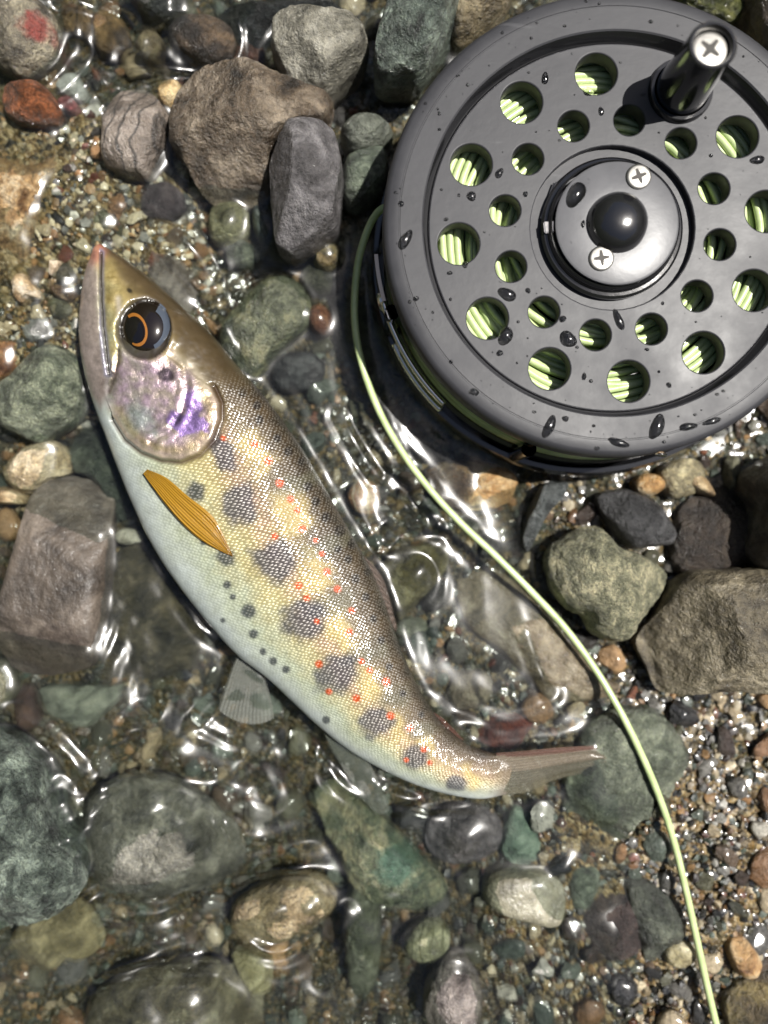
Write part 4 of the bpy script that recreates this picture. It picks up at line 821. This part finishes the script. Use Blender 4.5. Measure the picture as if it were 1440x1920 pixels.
for k in range(19):
    ring_into(V, F, (16.5+k*1.52)*MM, (zp-5.9)*MM+rngw.uniform(-0.5, 0.4)*MM, lr, 0.7*MM, rngw.uniform(0, 6))
for k in range(9):
    ring_into(V, F, (45.0 if k % 2 else 44.6)*MM, (17.3+k*1.42)*MM, lr, 0.15*MM, rngw.uniform(0, 6))
for k in range(18):
    ring_into(V, F, (16.0+k*1.55)*MM, (zp-7.4)*MM, lr, 0.2*MM, rngw.uniform(0, 6))
mesh_obj('wound_line', V, F, M_line, reel)
tag(reel, 'black fly fishing reel with round holes and green line lying on the stones', 'reel')
OUTLINES.append([(RX, RY)] and [(1090+455*math.cos(a), 470+440*math.sin(a)) for a in np.linspace(0, 2*math.pi, 40)])
# line guard on the frame
def on_reel(px, py, zmm): 
    x, y, zz = W(px, py, zmm*MM); return Vector((x-RX, y-RY, zz-rl.z))
def strip(name, pts, wv, th, mat, parent):
    """flat metal strip: points with a width vector, thickness outwards"""
    V, F = [], []
    P = [Vector(p) for p in pts]; n = len(P)
    for i, p in enumerate(P):
        out = Vector((p.x, p.y, 0)).normalized()
        w = wv[i] if isinstance(wv, list) else wv
        for (a, b_) in ((0, -w), (0, w), (th, w), (th, -w)): V.append(p+out*a+Vector((0, 0, b_)))
    for i in range(n-1):
        for k in range(4): F.append((i*4+k, (i+1)*4+k, (i+1)*4+(k+1) % 4, i*4+(k+1) % 4))
    F += [(0, 1, 2, 3), tuple((n-1)*4+k for k in (3, 2, 1, 0))]
    o = mesh_obj(name, V, F, mat, parent); o.data.set_sharp_from_angle(angle=math.radians(40)); return o
def arc_pts(R, z0, z1, a0, a1, n=24):
    return [(R*MM*math.cos(math.radians(a0+(a1-a0)*i/(n-1))), R*MM*math.sin(math.radians(a0+(a1-a0)*i/(n-1))), (z0+(z1-z0)*i/(n-1))*MM-rl.z) for i in range(n)]
guard = strip('line_guard', arc_pts(47.6, 24, 24, 184, 208), [0.0045-0.001*i/23 for i in range(24)], 0.0008, simple_mat('guard_dark_chrome', (0.30, 0.28, 0.25, 1), 0.22, metal=1.0), reel)
tube('guard_wire', arc_pts(48.2, 28.0, 27.0, 196, 226, 30), 0.0007, M_chrome, guard)
tube('guard_wire', arc_pts(48.4, 20.0, 19.0, 205, 226, 30), 0.0008, M_chrome, guard)
riv = lathe('rivet', [(0, 0), (2.2, 0), (2.1, 0.6), (1.4, 1.0), (0, 1.1)], M_chrome, 0, 0, reel, n=32)
for vtx in riv.data.vertices: vtx.co.z += rl.z
a = math.radians(195); riv.location = (48.2*MM*math.cos(a), 48.2*MM*math.sin(a), 25*MM-rl.z); riv.rotation_euler = (0, math.radians(90), a)
for aa in (200, 250, 20, 100, 320):
    a = math.radians(aa); lathe('frame_pillar', [(1.6, 14), (1.6, 31.0)], M_black, 47.4*MM*math.cos(a), 47.4*MM*math.sin(a), reel, n=20)

# ------------------------------------------------------------------ loose fly line
LINE = [(735, 385, 24), (712, 395, 23), (692, 425, 21), (674, 480, 18.5), (666, 540, 16.5), (665, 600, 15.2), (673, 660, 14.6), (692, 725, 14.4), (720, 790, 14.4), (762, 860, 14.4), (812, 925, 14.4), (868, 985, 14.2), (930, 1043, 14), (995, 1108, 13.8), (1060, 1178, 13.6), (1118, 1258, 14), (1165, 1338, 15.2), (1205, 1420, 15.6), (1238, 1500, 15), (1264, 1580, 14.4), (1286, 1670, 15), (1306, 1760, 14.6), (1326, 1850, 14.4), (1345, 1930, 14.4), (1368, 2020, 14), (1400, 2120, 13), (1450, 2250, 11)]
lp = catmull(LINE, 260)
tag(tube('fly_line', [W(a, b_, c*MM) for a, b_, c in lp], 0.00082, M_line, sides=14), 'pale green fly line curving from the reel over the stones', 'fishing line')
LINEPTS = [(a, b_) for a, b_, c in LINE]

# ------------------------------------------------------------------ gravel
rng = random.Random(11)
t = NT('gravel_rock'); oi = t.n('ShaderNodeObjectInfo'); co = t.coord('Object')
sh = t.n('ShaderNodeVectorMath', operation='ADD'); t.l(co, sh.inputs[0]); cmb = t.n('ShaderNodeCombineXYZ'); t.l(t.math('MULTIPLY', oi.outputs['Random'], 20.0), cmb.inputs[0]); t.l(cmb.outputs[0], sh.inputs[1])
n1 = t.noise(sh.outputs[0], 1.6, 5, 0.65); n2 = t.noise(sh.outputs[0], 9, 3)
bc = t.mix(1.0, oi.outputs['Color'], t.mapr(n1, 0.25, 0.75, 0.45, 1.5), 'MULTIPLY')
bc = t.mix(t.mapr(n2, 0.55, 0.75, 0, 0.5), bc, t.mix(1.0, bc, (0.35, 0.32, 0.28, 1), 'MULTIPLY'))
b = t.bsdf(Base_Color=bc, Roughness=0.38, Coat_Weight=0.7, Coat_Roughness=0.14)
t.l(t.bump(t.math('ADD', n1, t.math('MULTIPLY', n2, 0.3)), 0.0011), b.inputs['Normal']); M_pebble = t.m
def rock_mesh(name, seed, sub, sharp):
    bm = bmesh.new(); bmesh.ops.create_icosphere(bm, subdivisions=sub, radius=1.0)
    r = random.Random(seed); off = Vector((seed*3.1, seed*1.3, seed*0.7))
    pls = []
    for k in range(9):
        d = Vector((r.gauss(0, 1), r.gauss(0, 1), r.gauss(0, 1))).normalized(); pls.append((d, r.uniform(0.5, 0.82)))
    for vtx in bm.verts:
        c = vtx.co.copy()
        if sharp:
            for d, h in pls:
                k = c.dot(d)
                if k > h: c -= d*(k-h)*0.92
        c *= 1+0.22*mnoise.noise(vtx.co*1.4+off)+0.10*mnoise.noise(vtx.co*3.5+off)+0.05*mnoise.noise(vtx.co*8+off)
        vtx.co = c
    me = bpy.data.meshes.new(name); bm.to_mesh(me); bm.free()
    me.polygons.foreach_set('use_smooth', [True]*len(me.polygons))
    if sharp: me.set_sharp_from_angle(angle=math.radians(38))
    me.materials.append(M_pebble); return me
PEB = [rock_mesh('pebble', k, 3, k % 5 != 0) for k in range(14)]
PALS = {'cream': ['#d8bf8e', '#e6d2a4', '#cbb07c'], 'ochre': ['#b07c38', '#c4924a', '#9c6a30'], 'rust': ['#8a4a20', '#a05a2c', '#7a3a1c'],
        'white': ['#d8d4c6', '#e4ddc8', '#c4c0b4'], 'grey': ['#77736a', '#8c887e', '#5c5a54'], 'dark': ['#2e2c28', '#3a3832', '#26262a'],
        'olive': ['#5c5a3c', '#6e6c4c', '#4a4a34'], 'green': ['#4c5a4c', '#5e6c5c', '#748070'], 'brown': ['#5c4630', '#6e5840', '#48362a']}
ADJ = {'cream': 'cream', 'ochre': 'ochre yellow', 'rust': 'rust red', 'white': 'whitish quartz', 'grey': 'mid grey', 'dark': 'near black', 'olive': 'olive', 'green': 'grey green', 'brown': 'brown'}
def place_name(px, py):
    if py < 230: return 'in the riffle around the ochre rock' if px < 420 else 'among the rocks above the brown block'
    if px < 430 and py < 720: return 'on the sand bank by the fish head'
    if px < 300 and py < 1240: return 'beside the long grey brown slab'
    if px > 980 and py > 1280: return 'on the gravel bar under the lower line'
    if px < 620 and py > 1180: return 'on the floor of the pool'
    if py > 1480: return 'at the pool edge below the tail'
    if px > 960: return 'around the granular stone below the reel'
    if py > 1130: return 'in the gravel inside the bend of the tail'
    return 'in the channel between fish and reel'
def region_weights(px, py):
    if px < 430 and 200 < py < 860: return dict(cream=5, ochre=4, rust=0.8, white=2, grey=1.6, dark=1.6, olive=2, brown=2)
    if px > 900 and py > 1300: return dict(cream=4, ochre=2.4, rust=0.8, white=1.5, grey=2, dark=3, olive=1.5, green=2, brown=2)
    if px < 560 and py > 1200: return dict(cream=1, ochre=1, olive=4, green=3, brown=3, grey=1.5, dark=1)
    return dict(cream=1.4, ochre=1.2, rust=0.5, grey=2, dark=3, olive=3, green=3, brown=3)
def pick(w):
    k = rng.uniform(0, sum(w.values()))
    for a, b_ in w.items():
        k -= b_
        if k <= 0: return a
    return a
big = []
tries = 0
occ = []
def blocked(px, py, r):
    for O in OUTLINES:
        xs = [p[0] for p in O]; ys = [p[1] for p in O]
        if px < min(xs)-r or px > max(xs)+r or py < min(ys)-r or py > max(ys)+r: continue
        if in_poly(np.array(px), np.array(py), O): return True
        if float(poly_dist(np.array(px), np.array(py), O, True)) < r*0.35: return True
    return False
while len(big) < 290 and tries < 9000:
    tries += 1
    r = 13+26*rng.random()**2.2 if tries > 900 else rng.uniform(20, 42)
    px, py = rng.uniform(-15, 1455), rng.uniform(-15, 1935)
    if px < 430 and 200 < py < 860: r = min(r, 21)
    if any((px-a)**2+(py-b_)**2 < ((r+c)*0.86)**2 for a, b_, c in big): continue
    if blocked(px, py, r): continue
    big.append((px, py, r))
for (px, py, r) in big:
    zt = float(terrain_px(np.array(px), np.array(py)))
    kind = pick(region_weights(px, py)); c = rng.choice(PALS[kind])
    o = bpy.data.objects.new('pebble', rng.choice(PEB)); link(o)
    s = r*0.000108; zc = zt+s*0.25
    o.location = W(px, py, zc); o.scale = (s*rng.uniform(0.85, 1.25), s*rng.uniform(0.7, 1.0), s*rng.uniform(0.45, 0.75))
    o.rotation_euler = (rng.uniform(-0.4, 0.4), rng.uniform(-0.4, 0.4), rng.uniform(0, 6.28))
    o.color = wet_tone(c, 0.85 if (px < 430 and 200 < py < 860) else (0.72 if (px < 620 and py > 1180) else 0.58), 0.72)
    where = place_name(px, py); asp = o.scale[0]/o.scale[1]
    tag(o, ('larger ' if r > 24 else 'small ')+ADJ[kind]+(' long' if asp > 1.45 else '')+' pebble '+where, 'pebble', kind+' pebbles '+where)
# fine gravel: too small to tell apart, one mass
def gravel_mass(name, n, rlo, rhi, area, sub, seed, lift=0.2, skip=True, tone=1.0):
    r_ = np.random.RandomState(seed)
    base = []
    for k in range(6):
        bm = bmesh.new(); bmesh.ops.create_icosphere(bm, subdivisions=sub, radius=1.0); rr = random.Random(seed*31+k); off = Vector((k*2.2, seed, k))
        pls = [(Vector((rr.gauss(0, 1), rr.gauss(0, 1), rr.gauss(0, 1))).normalized(), rr.uniform(0.6, 0.88)) for _ in range(7)]
        for vtx in bm.verts:
            c = vtx.co.copy()
            for d, h in pls:
                q = c.dot(d)
                if q > h: c -= d*(q-h)*0.9
            vtx.co = c*(1+0.2*mnoise.noise(vtx.co*1.5+off))
        base.append((np.array([v_.co[:] for v_ in bm.verts]), np.array([[v_.index for v_ in f.verts] for f in bm.faces]))); bm.free()
    Vs, Fs, Cs, o = [], [], [], 0
    px = r_.uniform(area[0], area[1], n); py = r_.uniform(area[2], area[3], n)
    zt = terrain_px(px, py)
    for i in range(n):
        if skip and blocked_fast(px[i], py[i]): continue
        if not skip and -90 < px[i] < 1530 and -90 < py[i] < 2010: continue
        bv, bf = base[r_.randint(6)]
        s = (rlo+(rhi-rlo)*r_.rand()**2)*0.00012
        kind = pick(region_weights(px[i], py[i])); c = np.array(wet_tone(rng.choice(PALS[kind]), 0.52, 0.75)[:3])*r_.uniform(0.6, 1.25)*tone
        a, b_ = r_.uniform(0, 6.28), r_.uniform(-0.6, 0.6)
        R = np.array([[math.cos(a), -math.sin(a), 0], [math.sin(a), math.cos(a), 0], [0, 0, 1]]) @ np.array([[1, 0, 0], [0, math.cos(b_), -math.sin(b_)], [0, math.sin(b_), math.cos(b_)]])
        sv = (bv*np.array([s*r_.uniform(0.8, 1.3), s*r_.uniform(0.7, 1.0), s*r_.uniform(0.5, 0.85)])) @ R.T
        x, y, zz = W(px[i], py[i], zt[i]+s*lift)
        Vs.append(sv+np.array([x, y, zz])); Fs.append(bf+o); Cs.append(np.tile(c, (len(bv), 1))); o += len(bv)
    me = fast_mesh(name, np.vstack(Vs), np.vstack(Fs), M_grav); set_color(me, 'tone', np.vstack(Cs))
    me.set_sharp_from_angle(angle=math.radians(40))
    ob = link(bpy.data.objects.new(name, me)); ob['kind'] = 'stuff'; return ob
RES = 4
bw, bh = 2400//RES, 2900//RES
bxs, bys = np.meshgrid(np.arange(bw)*RES-480, np.arange(bh)*RES-480, indexing='ij')
BM = np.zeros((bw, bh), bool)
for O in OUTLINES:
    O = np.array(O); c = O.mean(0); BM |= in_poly(bxs, bys, [tuple(c+(p-c)*0.93) for p in O])
def blocked_fast(px, py):
    i, j = int((px+480)/RES), int((py+480)/RES)
    return 0 <= i < bw and 0 <= j < bh and BM[i, j]
t = NT('fine_gravel_rock'); co = t.coord(); at = t.n('ShaderNodeAttribute'); at.attribute_name = 'tone'
n1 = t.noise(co, 700, 4, 0.65)
bc = t.mix(1.0, at.outputs['Color'], t.mapr(n1, 0.25, 0.75, 0.5, 1.45), 'MULTIPLY')
b = t.bsdf(Base_Color=bc, Roughness=0.38, Coat_Weight=0.7, Coat_Roughness=0.14); t.l(t.bump(n1, 0.0005), b.inputs['Normal']); M_grav = t.m
g1 = gravel_mass('gravel', 9000, 4, 15, (-60, 1500, -60, 1980), 1, 3)
g3 = gravel_mass('bar_gravel', 3600, 4, 12, (930, 1500, 1230, 1980), 1, 21, tone=0.62)
tag(g3, 'fine tan and dark grit of the gravel bar under the lower line', 'gravel')
g4 = gravel_mass('bank_gravel', 2600, 3, 11, (-60, 420, 200, 800), 1, 22, tone=1.55)
tag(g4, 'fine tan grit of the sand bank by the fish head', 'gravel')
tag(g1, 'fine mixed gravel and grit filling the gaps between the stones', 'gravel')
g2 = gravel_mass('outer_gravel', 3600, 14, 80, (-1100, 2540, -1100, 3020), 1, 9, 0.15, False)
tag(g2, 'wider spread of loose stones around the pool', 'gravel')

# ------------------------------------------------------------------ water drops on the reel
t = NT('water_drop'); t.bsdf(Base_Color=(1, 1, 1, 1), Roughness=0.14, IOR=1.40, Transmission_Weight=1.0); M_drop = t.m
DROPS = [(951, 552, 17, 12, 20, 0), (948, 630, 14, 17, 10, 0), (1065, 636, 17, 14, 20, 0), (936, 325, 7, 10, 20, 0), (884, 368, 10, 8, 30, 0), (1127, 209, 5, 9, 0, 0), (1022, 147, 7, 11, 10, 0), (1103, 172, 10, 8, 0, 0), (872, 496, 6, 6, 0, 0), (1055, 598, 7, 6, 0, 0), (985, 364, 5, 5, 0, 0), (1095, 706, 4, 8, 10, 0), (937, 662, 6, 6, 0, 0), (1160, 600, 8, 20, -20, 0), (1420, 300, 14, 8, 0, 0), (990, 545, 5, 5, 0, 0), (843, 512, 5, 4, 0, 0), (1254, 722, 5, 5, 0, 0),
         (1080, 365, 17, 24, 20, 2), (1093, 420, 4, 7, 0, 2), (1030, 800, 10, 22, 20, 1), (1232, 800, 12, 26, 15, 1), (1160, 830, 22, 7, 15, 1), (890, 735, 9, 6, 20, 1), (1290, 800, 16, 8, -10, 1), (1060, 785, 7, 5, 0, 1), (752, 382, 6, 5, 0, 1), (1240, 852, 10, 6, 0, 1), (780, 560, 5, 5, 0, 1), (1335, 790, 18, 6, -20, 1), (760, 450, 10, 20, 25, 1)]
for (px, py, rx, ry, an, lev) in DROPS:
    zt = (ZP, ZR, HZ*MM)[lev]; V, F = [], []; k = (HC-zt)/1440; a = math.radians(-an); nA, nR = 24, 7
    x0, y0, _ = W(px, py, zt); h = min(rx, ry)*k*0.75
    V.append((0, 0, h))
    for i in range(1, nR+1):
        q = i/nR*math.pi/2
        for j in range(nA):
            th = 2*math.pi*j/nA; wob = 1+0.10*math.sin(2*th+px)+0.06*math.sin(3*th+py)
            x, y = rx*k*math.sin(q)*math.cos(th)*wob, ry*k*math.sin(q)*math.sin(th)*wob
            V.append((x*math.cos(a)-y*math.sin(a), x*math.sin(a)+y*math.cos(a), h*math.cos(q)-0.00003))
    for j in range(nA): F.append((0, 1+j, 1+(j+1) % nA))
    for i in range(nR-1):
        for j in range(nA): F.append((1+i*nA+j, 1+(i+1)*nA+j, 1+(i+1)*nA+(j+1) % nA, 1+i*nA+(j+1) % nA))
    o = mesh_obj('water_drop', V, F, M_drop, None, True, (x0, y0, zt))
    long = max(rx, ry) > 1.45*min(rx, ry)
    tag(o, ('elongated ' if long else 'round ')+['clear water drop beaded on the holed face of the reel', 'clear water drop beaded on the flat outer rim of the reel', 'clear water drop beaded on the hub plate of the reel'][lev], 'water drop', ['drops on the reel face', 'drops on the reel rim', 'drops on the reel hub'][lev])

r_ = np.random.RandomState(4); V, F = [], []
for k in range(230):
    lev = r_.randint(2); rr = (r_.uniform(39.2, 45.2) if lev else r_.uniform(18, 36.5))*MM; a = r_.uniform(0, 2*math.pi)
    x, y, zt = RX+rr*math.cos(a), RY+rr*math.sin(a), (ZP, ZR)[lev]
    if not lev and any((x-RX-hx_)**2+(y-RY-hy_)**2 < (hr+0.0006)**2 for (hx_, hy_), hr in HOLES): continue
    q = 0.0001+0.00032*r_.rand()**3; st_ = r_.uniform(0.7, 1.6); o0 = len(V); V.append((x, y, zt+q*0.8))
    for i in (1, 2, 3):
        for j in range(10):
            th = 2*math.pi*j/10; V.append((x+q*st_*math.sin(i*math.pi/6)*math.cos(th), y+q*math.sin(i*math.pi/6)*math.sin(th), zt+q*0.8*math.cos(i*math.pi/6)-0.00002))
    F += [(o0, o0+1+j, o0+1+(j+1) % 10) for j in range(10)]
    F += [(o0+1+i*10+j, o0+11+i*10+j, o0+11+i*10+(j+1) % 10, o0+1+i*10+(j+1) % 10) for i in (0, 1) for j in range(10)]
sp_ = mesh_obj('water_spray', V, F, M_drop); tag(sp_, 'fine spray of tiny water beads over the reel', 'spray', kind='stuff')

# ------------------------------------------------------------------ stream water
bpy.context.view_layer.update()
dg = bpy.context.evaluated_depsgraph_get()
wx_ = axis_nonuniform(0.00048, 0.125, 30, 16); wy_ = axis_nonuniform(0.00048, 0.160, 30, 16)
cs = 0.0010; nxc, nyc = int(0.27/cs), int(0.34/cs)
top = np.zeros((nxc, nyc))
for i in range(nxc):
    for j in range(nyc):
        ok, loc, *_ = scene.ray_cast(dg, Vector((-0.135+i*cs, -0.17+j*cs, 0.075)), Vector((0, 0, -1)))
        top[i, j] = loc.z if ok else 0
mask = sstep(ZW-0.0003, ZW+0.0006, top)
kx = np.fft.fftfreq(nxc, cs)[:, None]; ky = np.fft.fftfreq(nyc, cs)[None, :]
def blur(a, s): return np.real(np.fft.ifft2(np.fft.fft2(a)*np.exp(-2*(np.pi*s)**2*(kx**2+ky**2))))
xx = np.minimum(np.arange(nxc), nxc-np.arange(nxc))*cs; yy = np.minimum(np.arange(nyc), nyc-np.arange(nyc))*cs
lam = 0.0018
ker = np.exp(-np.hypot(xx[:, None], yy[None, :])/lam)
ek = np.real(np.fft.ifft2(np.fft.fft2(mask)*np.fft.fft2(ker)))
Dd = -lam*np.log(np.clip(ek/ker.sum()*0+ek, 1e-12, None)/4.0); Dd = np.clip(blur(Dd, 0.0006), 0, 0.06)
men = blur(mask, 0.0011)
def samp(A, x, y):
    fx = np.clip((x+0.135)/cs, 0, nxc-1.001); fy = np.clip((y+0.17)/cs, 0, nyc-1.001)
    i = fx.astype(int); j = fy.astype(int); u = fx-i; v_ = fy-j
    return A[i, j]*(1-u)*(1-v_)+A[i+1, j]*u*(1-v_)+A[i, j+1]*(1-u)*v_+A[i+1, j+1]*u*v_
WX, WY = np.meshgrid(wx_, wy_, indexing='ij')
D = samp(Dd, WX, WY); M = samp(blur(men, 0.0004), WX, WY)
wpx, wpy = proj(WX, WY, ZW)
inner = np.exp(-np.maximum(0, np.maximum(np.abs(WX)/0.125, np.abs(WY)/0.16)-1)*30)
def blobw(cx, cy_, rx, ry): return np.exp(-(((wpx-cx)/rx)**2+((wpy-cy_)/ry)**2))
riffle = blobw(230, 120, 250, 150)+0.6*blobw(350, 520, 110, 120); pool = blobw(300, 1580, 400, 330)
lively = 0.22+1.8*pool+1.9*riffle+0.8*blobw(740, 950, 140, 190)+0.7*blobw(640, 1640, 220, 260)+0.35*blobw(900, 1230, 160, 160)
lively = np.clip(lively, 0, 2.1)
def flow(deg): 
    a = math.radians(deg); return WX*math.cos(a)+WY*math.sin(a), -WX*math.sin(a)+WY*math.cos(a)
al, ac = flow(24); al2, ac2 = flow(-62); al3, ac3 = flow(72); w3 = np.clip(blobw(230, 110, 280, 170)*1.5, 0, 1)
w2 = np.clip(riffle*1.2+0.8*blobw(740, 950, 140, 190), 0, 1)
wpn = 0.004*perlin(WX*90, WY*90)
ph = 5*perlin(WX*55+3, WY*55) + 3*perlin(WX*120, WY*120+8)
pat1 = np.clip(0.5+1.2*perlin(WX*60+1, WY*60), 0, 1.4); pat2 = np.clip(0.45+1.3*perlin(WX*45, WY*45+4), 0, 1.4)
acr = 0.6*ac+0.9*D; acr2 = 0.6*ac2+0.9*D
acr3 = 0.6*ac3-0.9*D
mixf = lambda f: (f(al, acr)*(1-w2)+f(al2, acr2)*w2)*(1-w3)+f(al3, acr3)*w3
h = 0.0020*M*inner
h += 0.00042*np.sin(2*np.pi*D/0.0036+0.5*ph)*np.exp(-D/0.0065)*lively*pat1*inner
h += 0.0022*mixf(lambda a, c: perlin((a+wpn)*34+7, (c+0.5*wpn)*105))*lively*inner
h += 0.00060*mixf(lambda a, c: perlin((a+wpn)*62, c*330+3))*lively*pat2*inner
h += 0.00012*mixf(lambda a, c: perlin(a*220, c*900))*lively*pat2*inner
h += 0.0008*perlin(WX*28+2, WY*28)*(0.3+0.7*lively)*np.clip(inner+0.15, 0, 1)
# standing crests where the current is pushed up by the stones and the fish: path (photo pixels), height mm, half width px
CRESTS = [([(0, 1335), (60, 1345), (110, 1390), (150, 1440), (178, 1482)], 0.8, 12), ([(156, 1605), (166, 1540), (200, 1470), (262, 1440), (315, 1440)], 0.8, 11),
          ([(10, 1748), (110, 1722), (180, 1682), (260, 1665), (340, 1645), (390, 1612)], 0.9, 13), ([(160, 1482), (230, 1440), (305, 1415)], 0.6, 10),
          ([(180, 1812), (260, 1795), (355, 1792)], 0.8, 12), ([(195, 1835), (300, 1828), (395, 1832)], 0.7, 9), ([(610, 1832), (622, 1780), (655, 1715)], 0.9, 13),
          ([(185, 1450), (225, 1400), (265, 1335)], 0.6, 12), ([(365, 1350), (400, 1318), (450, 1305)], 0.6, 10), ([(520, 1500), (480, 1450), (430, 1480)], 0.5, 14),
          ([(638, 780), (664, 830), (702, 892)], 0.8, 9), ([(678, 790), (732, 872)], 0.6, 8), ([(712, 1015), (760, 978), (825, 968)], 0.9, 10), ([(745, 935), (790, 985), (850, 985)], 0.6, 9),
          ([(985, 1195), (1030, 1300)], 0.5, 9), ([(250, 432), (310, 438), (368, 488), (402, 560), (428, 650)], 1.1, 15), ([(268, 420), (335, 440), (390, 500), (415, 560)], 0.6, 9),
          ([(98, 170), (130, 130), (150, 95)], 0.9, 11), ([(0, 5), (150, 8), (235, 32), (268, 92), (240, 118)], 0.8, 10), ([(200, 152), (255, 140), (330, 152), (405, 132), (446, 112), (450, 62), (420, 40), (330, 45)], 0.9, 10),
          ([(120, 210), (170, 150), (225, 180), (260, 150)], 0.9, 14), ([(200, 230), (190, 200), (240, 165), (300, 165)], 0.7, 11), ([(440, 1240), (520, 1290), (570, 1350)], 0.7, 12), ([(560, 1380), (640, 1470), (700, 1510)], 0.6, 12), ([(700, 1470), (800, 1510), (900, 1512)], 0.7, 9), ([(340, 1130), (380, 1180), (425, 1210)], 0.6, 9)]
for (mx_, my_, A, sg) in [(140, 150, 2.3, 42), (60, 200, 1.0, 30), (430, 1535, 1.8, 36), (330, 1420, 1.5, 34), (230, 1760, 1.4, 32), (540, 1600, 1.3, 30), (300, 60, 1.4, 30)]:      # boils of the current
    h += A*MM*blobw(mx_, my_, sg*1.41, sg*1.41)*(0.85+0.4*perlin(WX*150, WY*150+3))
for P, A, wd in CRESTS:
    Pc = [tuple(p) for p in catmull(P, 24)] if len(P) > 2 else P
    d = poly_dist(wpx, wpy, Pc)
    e = np.minimum(np.hypot(wpx-P[0][0], wpy-P[0][1]), np.hypot(wpx-P[-1][0], wpy-P[-1][1]))
    near_ = d < 6*wd
    h += np.where(near_, 1.35*A*MM*(np.exp(-(d/wd)**2)-0.45*np.exp(-((d-1.9*wd)/(0.8*wd))**2))*(0.35+0.65*sstep(0, 40, e))*(0.8+0.5*perlin(WX*160, WY*160)), 0)
t = NT('stream_water'); gl = t.n('ShaderNodeBsdfGlossy'); gl.inputs['Roughness'].default_value = 0.14
tp = t.n('ShaderNodeBsdfTransparent'); tp.inputs[0].default_value = (0.90, 0.94, 0.90, 1)
rf = t.n('ShaderNodeBsdfRefraction'); rf.inputs['IOR'].default_value = 1.33; rf.inputs['Roughness'].default_value = 0.0; rf.inputs[0].default_value = (0.93, 0.96, 0.93, 1)
m0 = t.n('ShaderNodeMixShader'); m0.inputs[0].default_value = 0.34; t.l(tp.outputs[0], m0.inputs[1]); t.l(rf.outputs[0], m0.inputs[2])
g2_ = t.n('ShaderNodeBsdfGlossy'); g2_.inputs['Roughness'].default_value = 0.29
mg = t.n('ShaderNodeMixShader'); mg.inputs[0].default_value = 0.6; t.l(gl.outputs[0], mg.inputs[1]); t.l(g2_.outputs[0], mg.inputs[2])
geo = t.n('ShaderNodeNewGeometry'); dt = t.n('ShaderNodeVectorMath', operation='DOT_PRODUCT'); t.l(geo.outputs['Normal'], dt.inputs[0]); t.l(geo.outputs['Incoming'], dt.inputs[1])
fres = t.math('ADD', 0.042, t.math('MULTIPLY', t.math('POWER', t.math('SUBTRACT', 1.0, t.math('ABSOLUTE', dt.outputs['Value']), clamp=True), 5.0), 0.95), clamp=True)
mx = t.n('ShaderNodeMixShader'); t.l(fres, mx.inputs[0]); t.l(m0.outputs[0], mx.inputs[1]); t.l(mg.outputs[0], mx.inputs[2]); t.l(mx.outputs[0], t.out.inputs[0])
h -= 9.0*MM*np.clip(sstep(880, 1060, wpx-0.35*(wpy-900)*(wpy > 900))*sstep(1450, 1250, wpy)+sstep(0.3, 0.8, blobw(690, 180, 150, 290))+0.6*sstep(1100, 1300, wpx), 0, 1)
me = fast_mesh('stream_water', np.stack([WX, WY, ZW+h], -1).reshape(-1, 3), grid_quads(len(wx_), len(wy_)), t.m)
water = link(bpy.data.objects.new('stream_water', me)); water['kind'] = 'structure'
